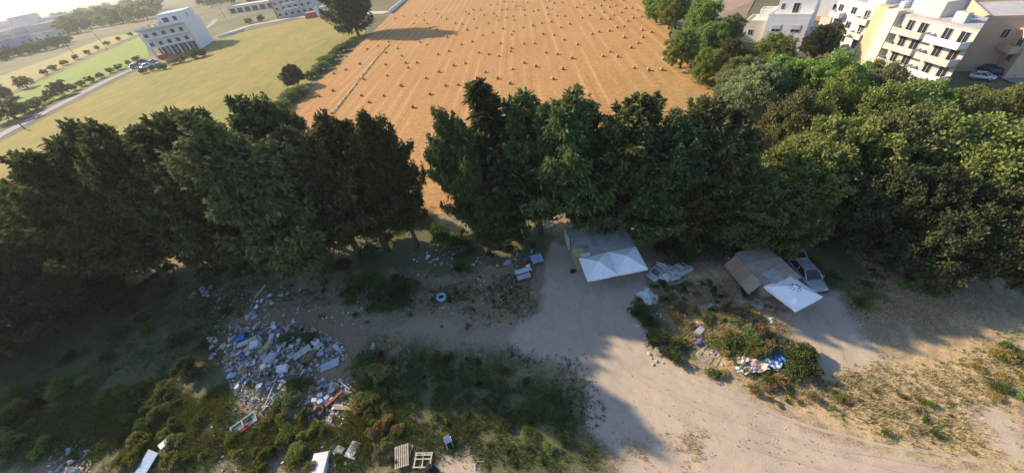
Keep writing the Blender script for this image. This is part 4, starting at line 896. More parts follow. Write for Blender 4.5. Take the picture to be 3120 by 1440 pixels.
for i, (c_, d) in enumerate(((.3, 1.7), (1.72, 3.0), (3.02, 4.2))): MB().add([(-1.0, c_, .75), (-.06, c_, 2.0), (-.06, d, 2.0), (-1.0, d, .75), (-1.0, c_, .72), (-.06, c_, 1.97), (-.06, d, 1.97), (-1.0, d, .72)], [(0, 1, 2, 3), (7, 6, 5, 4), (0, 4, 5, 1), (1, 5, 6, 2), (2, 6, 7, 3), (3, 7, 4, 0)]).build('side_sheet', [pm[0], RED, RED][i], h2_)
MB().box(1.7, 1.75, -.35, 1.2, 2.3, 2.33).build('batten', mat('pale_board', (.6, .6, .6)), h2_)
# timber edge of the hut plot
fe = empty('rail_fence', (0, 0, 0), 0, 'thin pale rail on short posts along the left side of the patched hut', 'fence'); fp = [gp(2208, 794), gp(2240, 828), gp(2276, 870)]
for q in fp: MB().tube([(q[0], q[1], q[2] - .2), (q[0], q[1], q[2] + .8)], .035, 5).build('post', OLDW, fe)
for zz in (.45, .78): MB().tube([(q[0], q[1], q[2] + zz) for q in fp], .028, 5).build('rail', mat('pale_board', (.6, .6, .6)), fe)
car('silver_hatchback', 'silver hatchback with its tailgate raised, next to the single white canopy', (27.25, 20.15, float(gz(27.2, 20))), math.radians(-96), PAINT['silver'], open_hatch=True, sc_=1.0)
# --- scrap car shells behind the clearing
DIRTY = mat('chalky_white_paint', (.50, .50, .46), (.36, .36, .33), .7, 4); GLZ = mat('cloudy_glass', (.10, .13, .13), (.07, .09, .09), .4, 3)
def shell(label, p, rz, tilt, s=1.0, glass=True):
    e = empty('scrap_car', p, rz, label, 'scrap car', 'scrapped white car bodies'); e.rotation_euler = (tilt[0], tilt[1], rz); e.scale = (s,) * 3
    V, F = car_body(2.9, 1.55); MB().add([(x, y, z - .18) for x, y, z in V], F).build('body', DIRTY, e, smooth=True)
    zb, zr = .70, 1.22; base = [(-1.2, -.66, zb), (-1.2, .66, zb), (.75, .66, zb), (.75, -.66, zb)]; roof = [(-.95, -.55, zr), (-.95, .55, zr), (.2, .55, zr), (.2, -.55, zr)]
    fr = MB()
    for i in range(4): fr.tube([base[i], roof[i]], .045, 5); fr.tube([roof[i], roof[(i + 1) % 4]], .045, 5); fr.tube([base[i], base[(i + 1) % 4]], .04, 5)
    fr.tube([(-.35, -.55, zr), (-.35, .55, zr)], .04, 5); fr.build('window_frame', DIRTY, e)
    MB().box(-1.1, .65, -.6, .6, zb - .02, zb + .01).build('interior', TRIM, e)
    if glass: MB().add([base[2], base[3], roof[3], roof[2]], [(0, 1, 2, 3)]).build('windscreen', GLZ, e)
    MB().add([(-.95, -.55, zr + .03), (-.36, -.55, zr + .03), (-.36, .55, zr + .03), (-.95, .55, zr + .03)], [(0, 1, 2, 3)]).build('roof', DIRTY, e); return e
q = gp(2003, 838); shell('scrapped white car shell nearest the right canopy of the pair', q, 3.6, (0, 0), .85)
q = gp(2040, 835); shell('scrapped white car shell with a dark roof hole in the middle of the scrap', q, 1.7, (.1, -.12), .75, False)
q = gp(2078, 828); shell('scrapped pale car shell leaning away at the right end of the scrap', q, .35, (-.12, .1), .8)

# ------------------------------------------------------------------ loose things
def blob(seed, n=14, mlt=.35):
    rng = np.random.default_rng(seed); V = []; F = []; m_ = 9; ph = rng.uniform(0, 6, 8)
    for j in range(m_ + 1):
        th = math.pi * j / m_
        for i in range(n):
            f = 2 * math.pi * i / n; k = 1 + mlt * (.5 * math.sin(3 * f + ph[0] + 2 * th) + .4 * math.sin(5 * f + ph[1]) * math.sin(3 * th) + .35 * math.sin(7 * th + ph[2] + 4 * f) + rng.uniform(-.35, .35))
            V.append((.5 * k * math.sin(th) * math.cos(f), .5 * k * math.sin(th) * math.sin(f), max(-.28, .42 * k * math.cos(th)) + .28))
    for j in range(m_):
        for i in range(n): F.append((j * n + i, (j + 1) * n + i, (j + 1) * n + (i + 1) % n, j * n + (i + 1) % n))
    return MB().add(V, F).mesh('bag')
def clothm(seed, n=9, amp=.10):
    rng = np.random.default_rng(seed); Z = rng.uniform(0, amp, (n, n)); V = []; F = []
    for i in range(n):
        for j in range(n): V.append((i / (n - 1) - .5 + rng.uniform(-.04, .04), j / (n - 1) - .5 + rng.uniform(-.04, .04), .03 + Z[i, j] + amp * .6 * math.sin(i * 1.1 + seed) * math.sin(j * .9)))
    for i in range(n - 1):
        for j in range(n - 1): F.append((i * n + j, (i + 1) * n + j, (i + 1) * n + j + 1, i * n + j + 1))
    return MB().add(V, F).mesh('cloth')
def ringm(R=.5, r=.12, n=16, k=7):
    V = []; F = []
    for i in range(n):
        a = 2 * math.pi * i / n
        for j in range(k): b = 2 * math.pi * j / k; V.append(((R + r * math.cos(b)) * math.cos(a), (R + r * math.cos(b)) * math.sin(a), r + r * math.sin(b)))
    for i in range(n):
        for j in range(k): F.append((i * k + j, ((i + 1) % n) * k + j, ((i + 1) % n) * k + (j + 1) % k, i * k + (j + 1) % k))
    return MB().add(V, F).mesh('ring', True)
def jbox(seed, sx=1, sy=1, sz=1, j=.06):
    r = random.Random(seed); return MB().add([(x * sx + r.uniform(-j, j) * sx, y * sy + r.uniform(-j, j) * sy, z * sz) for z in (0, 1) for y in (-.5, .5) for x in (-.5, .5)], [(0, 2, 3, 1), (4, 5, 7, 6), (0, 1, 5, 4), (1, 3, 7, 5), (3, 2, 6, 7), (2, 0, 4, 6)]).mesh('box')
def openbox(seed):
    mb = MB(); mb.box(-.5, .5, -.5, .5, 0, .05).box(-.5, -.45, -.5, .5, .051, .8).box(.45, .5, -.5, .5, .051, .8).box(-.449, .449, -.5, -.45, .051, .8).box(-.449, .449, .45, .5, .051, .8); mb.box(-1.0, -.51, -.5, .5, .74, .77); return mb.mesh('open_box')
def bucketm():
    V = []; F = []; n = 12; R = [(0, .02, .8), (.02, .02, .8), (.34, .02, .0)]; prof = [(.0, .02), (.30, .0), (.40, .75), (.44, .76), (.36, .72), (.27, .06), (0, .06)]
    for (r, z) in prof:
        for i in range(n): a = 2 * math.pi * i / n; V.append((r * math.cos(a), r * math.sin(a), z))
    for j in range(len(prof) - 1):
        for i in range(n): F.append((j * n + i, j * n + (i + 1) % n, (j + 1) * n + (i + 1) % n, (j + 1) * n + i))
    return MB().add(V, F).mesh('bucket', True)
def framem():
    mb = MB(); mb.box(-.5, .5, -.5, -.42, 0, .06).box(-.5, .5, .42, .5, 0, .06).box(-.5, -.42, -.419, .419, 0, .06).box(.42, .5, -.419, .419, 0, .06); return mb.mesh('frame')
PROTO = dict(box=[jbox(i) for i in range(4)], board=[jbox(10 + i, 1, 1, 1, .09) for i in range(4)], bag=[blob(20 + i) for i in range(5)], cloth=[clothm(30 + i) for i in range(4)],
             plank=[jbox(40 + i, 1, 1, 1, .03) for i in range(2)], pipe=[MB().tube([(-.5, 0, .5), (-.1, .05, .55), (.5, 0, .5)], .5, 7).mesh('pipe', True)], crate=[openbox(1)], bucket=[bucketm()], ring=[ringm(.38, .12)], frame=[framem()])
CC = {n: mat('scrap_' + n, c, tuple(v * .75 for v in c), .75, 5) for n, c in dict(white=(.70, .71, .73), grey=(.33, .34, .36), palegrey=(.48, .50, .53), cream=(.58, .54, .38), yellow=(.52, .46, .20), brown=(.22, .14, .085), tan=(.40, .29, .18), blue=(.05, .22, .55), paleblue=(.30, .42, .58), purple=(.14, .13, .34), pink=(.46, .29, .28), black=(.025, .025, .03), rust=(.24, .085, .04), green=(.13, .24, .18), orange=(.48, .20, .06), teal=(.06, .25, .23), lilac=(.45, .36, .50), red=(.45, .03, .05), palegreen=(.44, .52, .47)).items()}
NM = dict(box='box', board='panel', bag='plastic_bag', cloth='cloth', plank='plank', pipe='pipe', crate='open_box', bucket='bucket', ring='tyre', frame='window_frame')
DIM = dict(box=(.55, .4, .35), board=(.9, .55, .05), bag=(.6, .5, .45), cloth=(.9, .7, .9), plank=(1.5, .14, .05), pipe=(1.3, .06, .06), crate=(.5, .4, .4), bucket=(.6, .6, .5), ring=(.75, .75, .8), frame=(.9, .6, .8))
CATN = dict(box='box', board='panel', bag='bag', cloth='cloth', plank='plank', pipe='pipe', crate='box', bucket='bucket', ring='tyre', frame='frame')
def item(kind, col, p, rz=0, dim=None, tilt=(0, 0), label=None, group=None, name=None, k=0, cat=None):
    me = PROTO[kind][k % len(PROTO[kind])]
    if not me.materials: me.materials.append(CC['grey'])
    o = bpy.data.objects.new(name or NM[kind], me); COL.objects.link(o); o.location = tuple(float(v) for v in p); o.rotation_euler = (tilt[0], tilt[1], rz); d = dim or DIM[kind]; o.scale = d
    o.material_slots[0].link = 'OBJECT'; o.material_slots[0].material = CC[col] if isinstance(col, str) else col
    return tag(o, label, cat or CATN[kind], group)
ADJ = dict(white='white', grey='grey', palegrey='pale grey', cream='cream', yellow='yellow', brown='brown', tan='tan', blue='bright blue', paleblue='pale blue', purple='purple', pink='dull pink', black='black', rust='rust red', green='dull green', orange='orange', teal='teal', lilac='lilac', red='red', palegreen='pale green')
NOUN = dict(box='box', board='broken panel', bag='crumpled plastic bag', cloth='piece of cloth', plank='plank', pipe='pipe', crate='open box', bucket='bucket', ring='tyre', frame='window frame')
def heap(poly, n, where, seed, lift=.35, kinds=None, cols=None, size=1.0):
    r = random.Random(seed); P = np.array(pxpoly(poly)); x0, y0 = P.min(0); x1, y1 = P.max(0); c = P.mean(0); out = 0
    kinds = kinds or ['board', 'board', 'box', 'box', 'bag', 'bag', 'bag', 'bag', 'cloth', 'cloth', 'cloth', 'plank', 'pipe', 'crate', 'bucket', 'frame', 'board', 'bag']
    cols = cols or ['white', 'white', 'white', 'palegrey', 'palegrey', 'grey', 'cream', 'cream', 'palegrey', 'tan', 'brown', 'white', 'palegrey', 'grey', 'black', 'pink', 'palegreen', 'paleblue', 'yellow', 'brown', 'tan']
    while out < n:
        x, y = r.uniform(x0, x1), r.uniform(y0, y1); sd = float(poly_sd(np.array([x]), np.array([y]), P)[0])
        if sd < 0: continue
        kd = r.choice(kinds); co = r.choice(cols); s = size * r.uniform(.5, 1.15); d = tuple(v * s * r.uniform(.75, 1.25) for v in DIM[kd])
        if kd == 'ring': co = 'black'; d = (.6, .6, .6)
        lf = min(1, sd / 1.2) * lift * r.random(); tl = (r.gauss(0, .28), r.gauss(0, .28))
        item(kd, co, (x, y, float(gz(x, y)) + lf - .02), r.uniform(0, 6.28), d, tl, '%s %s %s' % (ADJ[co], NOUN[kd], where), 'things %s' % where, k=r.randrange(9)); out += 1
heap([(705, 1010), (760, 985), (830, 990), (880, 975), (930, 1000), (985, 1015), (1035, 1040), (1045, 1085), (1010, 1105), (960, 1120), (940, 1160), (920, 1195), (880, 1210), (850, 1230), (800, 1245), (770, 1230), (740, 1195), (705, 1160), (690, 1110), (690, 1060)], 295, 'in the large rubbish heap', 1, .55, size=.72)
heap([(940, 1170), (990, 1150), (1040, 1155), (1065, 1185), (1060, 1230), (1030, 1270), (985, 1290), (945, 1260), (935, 1210)], 46, 'in the small heap right of the large one', 2, .25, size=.85)
heap([(745, 965), (770, 930), (800, 905), (850, 890), (880, 895), (850, 925), (820, 960), (780, 985)], 26, 'in the strip of white waste above the large heap', 3, .15, cols=['white', 'white', 'palegrey', 'paleblue', 'cream'], size=.8)
heap([(610, 1040), (650, 1010), (690, 1030), (680, 1085), (640, 1095), (615, 1070)], 16, 'in the pale bundle left of the large heap', 4, .25, cols=['white', 'palegrey', 'lilac', 'cream'], size=.9)
heap([(570, 900), (600, 855), (650, 870), (690, 900), (670, 945), (610, 955)], 22, 'in the dim waste under the left trees', 5, .15, cols=['pink', 'grey', 'lilac', 'palegrey', 'brown'], size=.9)
heap([(165, 1420), (190, 1380), (240, 1350), (285, 1345), (270, 1400), (240, 1440), (180, 1450)], 26, 'in the scattered waste at the lower left', 6, .15, cols=['white', 'palegrey', 'grey', 'lilac', 'black'], size=.8)
heap([(1000, 1340), (1040, 1330), (1060, 1370), (1050, 1400), (1010, 1395)], 14, 'around the white boards below the small heap', 7, .1, cols=['white', 'palegrey', 'paleblue', 'grey', 'black'], size=.6)
heap([(1290, 760), (1330, 745), (1400, 770), (1390, 810), (1320, 810), (1295, 790)], 16, 'in the waste under the trees by the gap', 8, .1, cols=['white', 'palegrey', 'grey', 'pink', 'brown'], size=.7)
heap([(2030, 880), (2080, 870), (2150, 850), (2200, 860), (2190, 910), (2120, 935), (2050, 920)], 34, 'in the waste on top of the overgrown mound', 9, .12, cols=['white', 'palegrey', 'grey', 'cream', 'pink', 'brown', 'tan'], size=.65)
heap([(2370, 1000), (2400, 1020), (2400, 1090), (2380, 1120), (2355, 1080), (2355, 1030)], 14, 'in the dark waste on the right flank of the mound', 10, .1, cols=['grey', 'black', 'palegrey', 'blue', 'grey'], size=.9)
heap([(1030, 880), (1060, 870), (1075, 900), (1050, 920), (1030, 910)], 8, 'beside the dark green bushes left of the gap', 11, .05, cols=['white', 'orange', 'grey', 'black'], size=.6)
def litter(name, zones, label, seed, cols=None, cat='litter', smax=.13):
    rng = np.random.default_rng(seed); Vs = []
    for (poly, n) in zones:
        P = np.array(pxpoly(poly)); x = rng.uniform(P[:, 0].min(), P[:, 0].max(), n * 3); y = rng.uniform(P[:, 1].min(), P[:, 1].max(), n * 3); ok = poly_sd(x, y, P) > 0; x, y = x[ok][:n], y[ok][:n]; Vs.append(np.stack([x, y, gz(x, y)], 1))
    C = np.concatenate(Vs); n = len(C); s = rng.uniform(.03, smax, n)[:, None]; U = unit(rng.normal(size=(n, 3)) * np.array([1, 1, .45])); W = unit(np.cross(U, rng.normal(size=(n, 3)) * np.array([.4, .4, 1]))); C[:, 2] += .04 + rng.uniform(0, .10, n)
    V = np.stack([C - U * s - W * s * .6, C + U * s * .9 - W * s * .7, C + U * s + W * s * .6, C - U * s * .8 + W * s * .7], 1).reshape(-1, 3)
    mt = bpy.data.materials.new(name + '_bits'); mt.use_nodes = True; t = mt.node_tree; b = t.nodes['Principled BSDF']; b.inputs['Roughness'].default_value = .8; ge = t.nodes.new('ShaderNodeNewGeometry'); rp = t.nodes.new('ShaderNodeValToRGB'); e = rp.color_ramp.elements; rp.color_ramp.interpolation = 'CONSTANT'
    cols = cols or [(.62, .63, .66), (.20, .19, .18), (.42, .43, .46), (.35, .28, .20), (.70, .71, .73), (.28, .36, .48), (.12, .11, .10), (.50, .46, .36), (.30, .20, .14), (.55, .57, .60)]
    e[0].color = hexlin(cols[0]); e[1].position = .1; e[1].color = hexlin(cols[1])
    for i_, c_ in enumerate(cols[2:]): q = e.new(.2 + .1 * i_); q.color = hexlin(c_)
    t.links.new(ge.outputs['Random Per Island'], rp.inputs[0]); t.links.new(rp.outputs[0], b.inputs['Base Color'])
    tag(link(name, mesh_np(name, V, np.arange(4 * n).reshape(-1, 4)), mt), label, cat, None, 'stuff')
litter('small_litter', [([(700, 1000), (830, 980), (930, 990), (1045, 1040), (1060, 1090), (960, 1140), (920, 1210), (800, 1260), (720, 1210), (680, 1100)], 3600), ([(930, 1150), (1070, 1150), (1080, 1240), (1000, 1300), (930, 1270)], 500), ([(640, 880), (1100, 850), (1120, 1000), (900, 980), (660, 1120)], 500), ([(1980, 860), (2250, 850), (2400, 1000), (2380, 1140), (2200, 1120), (2000, 960)], 500), ([(1250, 740), (1640, 760), (1640, 960), (1300, 960)], 250), ([(640, 1200), (1080, 1240), (1100, 1440), (660, 1440)], 350), ([(150, 1340), (300, 1330), (280, 1440), (150, 1440)], 200)], 'small bits of litter strewn around the rubbish heaps', 12)
pebz = [(SP_, 120) for SP_ in ([(1690, 900), (1935, 930), (2110, 1130), (2500, 1310), (2900, 1430), (1900, 1440), (1800, 1210), (1600, 1060)], [(1850, 1200), (2300, 1230), (2600, 1400), (1950, 1430)])]
# picked out things of the heap
litter('loose_stones', pebz, 'small loose stones strewn over the dirt clearing', 14, [(.30 + .015 * i, .25 + .013 * i, .19 + .011 * i) if i % 2 else (.15, .12, .09) for i in range(10)], 'stones', .055)
def hero(kind, col, px, py, rz, dim, lab, name=None, tilt=(0, 0), lift=.45, k=0, cat=None):
    p = gp(px, py); p[2] += lift; item(kind, col, p, rz, dim, tilt, lab, None, name, k, cat)
hero('bag', 'blue', 745, 1036, .4, (.95, .7, .55), 'bright blue bag at the upper left of the large rubbish heap')
hero('board', 'white', 750, 1053, .5, (1.2, .5, .12), 'long white foam slab just below the bright blue bag', 'foam_slab', (.1, .2))
hero('board', 'cream', 778, 1042, .7, (.8, .6, .08), 'cream panel between two white foam slabs in the heap', None, (.2, .1), .5)
hero('box', 'white', 787, 1058, .35, (.8, .7, .35), 'big white foam block right of the cream panel in the heap', 'foam_block', (.1, -.1))
hero('box', 'white', 872, 1132, .1, (.85, .6, .45), 'bright white box in the middle of the large heap', 'white_box', (.1, .05))
hero('box', 'palegrey', 834, 1100, 1.3, (.9, .6, .4), 'pale grey cabinet lying in the large heap left of the bright white box', 'cabinet', (.15, 0))
hero('board', 'palegreen', 925, 1080, .75, (1.7, .7, .06), 'long pale green panel at the right of the large heap', None, (.15, .1))
hero('board', 'palegrey', 1005, 1112, .25, (1.8, .8, .05), 'large grey slab at the right end of the large heap', None, (.1, -.05), .1)
hero('cloth', 'brown', 945, 1095, .3, (1.3, 1.0, 1.2), 'brown carpet piece in the right part of the large heap')
hero('bag', 'purple', 748, 1087, .2, (.5, .5, .5), 'purple bag below the foam slabs in the heap')
hero('cloth', 'yellow', 815, 1065, 1.1, (1.4, .5, 1.2), 'yellow twisted cloth in the upper middle of the heap')
hero('frame', 'palegrey', 885, 1078, .5, (1.0, .8, .8), 'pale square frame propped in the heap left of the green panel', None, (.25, .1), .5)
hero('pipe', 'white', 832, 1200, 1.62, (3.2, .09, .09), 'long thin white pole lying down the lower part of the large heap', 'pole', (0, .08), .35)
hero('bag', 'paleblue', 718, 1150, .5, (.9, .5, .4), 'pale blue bag at the left edge of the large heap')
hero('bag', 'orange', 755, 1135, .5, (.6, .45, .35), 'orange bag in the left part of the large heap')
hero('board', 'cream', 784, 990, 1.2, (1.0, .35, .05), 'yellow cream strip above the large heap', None, (0, .2), .1)
hero('plank', 'yellow', 795, 893, 1.0, (2.0, .25, .06), 'yellowish plank leaning over the strip of white waste', None, (0, -.25), .25)
hero('cloth', 'pink', 1010, 1070, .8, (.8, .5, 1.0), 'pale pink cloth at the right rim of the large heap')
hero('bag', 'lilac', 985, 1085, .5, (.7, .45, .4), 'lilac bag beside the pale pink cloth')
hero('plank', 'tan', 1055, 1245, -.25, (2.2, .35, .08), 'broad tan plank at the right of the small heap', None, (0, .05), .15)
hero('plank', 'rust', 1025, 1218, .65, (1.7, .28, .16), 'rust red beam in the small heap', 'beam', (0, -.1), .3)
hero('pipe', 'white', 1055, 1178, -.7, (1.3, .07, .07), 'white stick above the small heap', 'stick', (0, .1), .3)
hero('bucket', 'rust', 978, 1252, 0, (.95, .95, .35), 'round rust red basin in the small heap', 'basin', (.1, 0), .12)
hero('ring', 'tan', 1026, 1180, 0, (.7, .7, .25), 'tan hoop in the upper part of the small heap', 'hoop', (.3, 0), .25, 0, 'hoop')
for i, (x, y) in enumerate(((963, 1222), (980, 1207), (980, 1227), (1000, 1215))): hero('box', 'white', x, y, .3 * i, (.42, .34, .3), ('leftmost', 'upper', 'lower', 'rightmost')[i] + ' of four white cubes grouped in the small heap', 'white_cube', (.1, .1), .15)
hero('board', 'white', 1037, 1370, -.5, (.75, .5, .06), 'small white board left of the white picture', None, (.1, .1), .15)
pc = gp(1076, 1370); pe = empty('picture', (pc[0], pc[1], pc[2] + .12), 1.15, 'white framed picture with a grey oval lying in the grass', 'picture'); pe.rotation_euler = (.12, 0, 1.15)
MB().box(-.6, .6, -.38, .38, 0, .04).build('panel', CC['white'], pe)
ov = MB(); ov.add([(.18 + .27 * math.cos(t * .3927), .2 * math.sin(t * .3927), .046) for t in range(16)], [tuple(range(16))]); ov.build('oval', CC['grey'], pe); MB().add([(.18 + .15 * math.cos(t * .3927), .11 * math.sin(t * .3927), .05) for t in range(16)], [tuple(range(16))]).build('inner_oval', CC['cream'], pe)
pf = gp(978, 1418); tag(bevel(MB().box(-.62, .62, -.85, .85, 0, .5).build('white_fridge', CC['white'], None, (pf[0], pf[1], pf[2] - .05), (0, 0, -.02)), .03), 'white refrigerator lying on its back in the grass at the bottom edge', 'refrigerator')
def slab(name, pxs, th, m_, label, cat, dz=.1):
    P = [gp(*q) for q in pxs]; z = sum(p[2] for p in P) / len(P) + dz; c = sum(P) / len(P)
    mb = MB().prism([(p[0] - c[0], p[1] - c[1]) for p in P][::-1], 0, th); return tag(mb.build(name, m_, None, (c[0], c[1], z)), label, cat)
slab('white_board', [(464, 1372), (494, 1384), (452, 1452), (412, 1462)], .06, CC['paleblue'], 'long bluish white panel cut by the bottom edge at the lower left', 'panel', .35)
slab('white_board', [(492, 1362), (533, 1328), (541, 1336), (502, 1374)], .06, CC['white'], 'narrow white panel pointing away above the long bluish one', 'panel', .4)
slab('grey_sheet', [(1122, 1078), (1136, 1046), (1145, 1050), (1132, 1080)], .03, CC['palegreen'], 'small grey-green sheet in the dry grass right of the large heap', 'panel', .1)
# vehicle door with red lower panel
q = gp(752, 1300); dr_ = empty('vehicle_door', (q[0], q[1], q[2] + .25), .62, 'dark green vehicle door frame with two openings and a red lower edge', 'door'); dr_.rotation_euler = (.25, 0, .62)
fm = MB()
for (a, b, c_, d) in ((-1.0, 1.0, .62, .70), (-1.0, 1.0, .0, .08), (-1.0, -.92, .081, .619), (.92, 1.0, .081, .619), (-.12, -.02, .081, .619)): fm.box(a, b, c_, d, 0, .07)
fm.build('frame', CC['palegreen'], dr_); MB().box(-.9, .9, .09, .61, -.02, .0).build('lining', CC['green'], dr_); MB().box(-.7, .35, -.32, -.01, -.02, .06).build('lower_panel', CC['red'], dr_); MB().box(.36, .98, -.25, -.01, -.02, .06).build('lower_panel', CC['palegrey'], dr_)
# pallets and chair at the bottom edge
def pallet(label, p, rz, w_, d, slats, gaps, m_, layers=1):
    e = empty('pallet', p, rz, label, 'pallet', 'wooden pallets in the grass')
    for s in (-.45, 0, .45): MB().box(-w_ / 2, w_ / 2, d * s - .045, d * s + .045, 0, .10).build('stringer', m_, e)
    for i in range(slats):
        if i in gaps: continue
        x = -w_ / 2 + w_ * (i + .5) / slats; MB().box(x - w_ / slats * .30, x + w_ / slats * .30, -d / 2, d / 2, .102, .128).build('slat', m_, e)
    return e
PAL = mat('pallet_wood', (.46, .38, .30), (.36, .30, .24), .9, 8); PALE = mat('pale_pallet', (.58, .54, .46), None, .85, 6)
q = gp(1228, 1392); pallet('brown slatted pallet lying on top of the stack at the bottom edge', (q[0], q[1], q[2] + .22), .12, 1.15, 1.6, 7, (), PAL); pallet('brown pallet below, jutting out at an angle under the slatted one', (q[0] + .12, q[1] + .08, q[2] + .04), -.25, 1.1, 1.5, 6, (), PAL)
q = gp(1290, 1402); pallet('pale open framed pallet right of the brown stack', (q[0], q[1], q[2] + .05), -1.72, 1.1, 1.4, 8, (2, 4, 5, 6), PALE)
q = gp(1374, 1362); ch = empty('plastic_chair', (q[0], q[1], q[2] + .05), 2.0, 'pale plastic chair tipped over at the edge of the gravel patch', 'chair'); ch.rotation_euler = (0, .9, 1.9); PC = CC['palegrey']
MB().box(-.24, .24, -.25, .25, .42, .46).build('seat', PC, ch); MB().box(-.28, -.24, -.25, .25, .47, 1.0).build('backrest', PC, ch)
for sx in (-.2, .2):
    for sy in (-.2, .2): MB().tube([(sx, sy, .42), (sx * 1.2, sy * 1.2, 0)], .025, 5).build('leg', PC, ch)
for sy in (-.26, .26): MB().box(-.24, .2, sy - .03, sy + .03, .66, .69).build('armrest', PC, ch)
q = [gp(1448, 1432), gp(1448, 1412), gp(1455, 1405), gp(1472, 1407), gp(1476, 1398)]; tag(MB().tube([(a[0], a[1], a[2] + .08) for a in q], .035, 6).build('bent_pipe', CC['palegrey']), 'thin bent white pipe in the grass at the bottom edge', 'pipe')
q = gp(1316, 1440); tag(link('dark_sack', PROTO['bag'][1].copy(), None, None, (q[0], q[1], q[2])), 'dark red-rimmed sack at the bottom edge beside the pale pallet', 'sack'); bpy.data.objects['dark_sack'].data.materials.clear(); bpy.data.objects['dark_sack'].data.materials.append(CC['black'])
# round white tub
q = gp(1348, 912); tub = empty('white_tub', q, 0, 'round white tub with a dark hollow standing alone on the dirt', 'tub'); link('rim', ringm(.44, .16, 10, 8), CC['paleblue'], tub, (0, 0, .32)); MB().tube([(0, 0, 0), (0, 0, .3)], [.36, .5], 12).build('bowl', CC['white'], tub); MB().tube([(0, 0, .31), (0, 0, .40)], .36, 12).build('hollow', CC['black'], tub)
item('ring', 'black', gp(1533, 908), 0, (.65, .65, .6), (0, 0), 'black tyre lying on the dry ground right of the white tub'); item('ring', 'grey', gp(1092, 938), 0, (.8, .8, .3), (0, 0), 'thin grey hoop on the dirt below the green bushes', None, 'hoop', 0, 'hoop')
item('box', 'brown', gp(1410, 875), .2, (1.1, .6, .4), (0, 0), 'dull brown box up from the white tub')
# white sacks
for i, (x, y, s, lb) in enumerate(((1975, 905, 1.5, 'crumpled white sheet lying at the left edge of the mound'), (2020, 846, 1.2, 'white sack spilling out of the scrapped cars'), (1940, 905, .35, 'small white bag left of the crumpled white sheet'))):
    q = gp(x, y); item('cloth' if i == 0 else 'bag', 'white', q, .3 + i, (s, s * (1.25 if i == 0 else .9), 1.4 if i == 0 else s * .7), (0, 0), lb, None, 'white_sack', i)
item('cloth', 'white', gp(2012, 822) + np.array([0, 0, .7]), 1.4, (.5, 1.2, 1.2), (.5, 0), 'white cloth hanging over the middle scrapped car')
item('bag', 'orange', gp(2100, 885), .5, (.55, .9, .5), (0, 0), 'orange sack on the top of the mound'); item('board', 'grey', gp(2150, 868), .3, (1.5, .9, .06), (.1, .1), 'dark grey board lying behind the mound')
item('plank', 'white', gp(2075, 915), 1.0, (1.1, .12, .05), (0, -.2), 'white slat standing out on the mound, left of a pair'); item('plank', 'white', gp(2088, 907), -.9, (.6, .14, .05), (0, -.2), 'short white slat crossing the longer one on the mound')
# frames on the left foot of the mound
def wire(label, p, rz, w_, d, h, m_, nx=4, name='wire_crate', cat='crate'):
    e = empty(name, p, rz, label, cat)
    for zz in (0.03, h):
        mb = MB()
        for s in (-1, 1): mb.tube([(-w_ / 2, s * d / 2, zz), (w_ / 2, s * d / 2, zz)], .022, 5); mb.tube([(s * w_ / 2, -d / 2, zz), (s * w_ / 2, d / 2, zz)], .022, 5)
        mb.build('frame', m_, e)
    for sx in (-1, 1):
        for sy in (-1, 1): MB().tube([(sx * w_ / 2, sy * d / 2, 0), (sx * w_ / 2, sy * d / 2, h)], .02, 5).build('post', m_, e)
    for i in range(1, nx): MB().tube([(-w_ / 2 + w_ * i / nx, -d / 2, h), (-w_ / 2 + w_ * i / nx, d / 2, h)], .016, 4).build('bar', m_, e)
    return e
q = gp(1978, 1022); wire('grey wire crate on the left foot of the mound beside the track', q, -.9, 1.1, .8, .3, CC['palegrey'], 8)
q = gp(2152, 1078); wire('pale metal cot frame lying on the mound below the blue bag', (q[0], q[1], q[2] + .1), .38, 1.6, .8, .3, CC['palegrey'], 3, 'cot', 'cot')
item('bag', 'purple', gp(2134, 1044) + np.array([0, 0, .05]), .2, (.9, .55, .5), (0, 0), 'blue-violet bag in the middle of the mound'); item('box', 'palegrey', gp(2128, 1010), .6, (.7, .5, .4), (.2, 0), 'pale grey appliance above the blue-violet bag'); item('pipe', 'palegrey', gp(2130, 1025), -.6, (1.1, .05, .05), (0, .1), 'thin pale rod above the blue-violet bag')
TARP = mat('beige_tarp', (.55, .44, .36), (.40, .31, .25), .8, 3)
for i, (x, y, sx, sy, c, lb) in enumerate(((2290, 1115, 2.0, 1.3, None, 'large crumpled beige tarpaulin on the lower mound'), (2262, 1100, .8, .6, 'cream', 'small pale cloth left of the beige tarpaulin'), (2345, 1108, .9, 1.3, 'paleblue', 'pale blue cloth folded right of the beige tarpaulin'), (2372, 1098, .8, .8, 'blue', 'blue cloth at the right flank of the mound'), (2250, 1130, .5, .5, 'white', 'small white cloth below the beige tarpaulin'))):
    item('cloth', c or TARP, gp(x, y) + np.array([0, 0, .12]), .3 * i, (sx, sy, 2.4), (0, 0), lb, None, 'tarpaulin' if i == 0 else None, i)
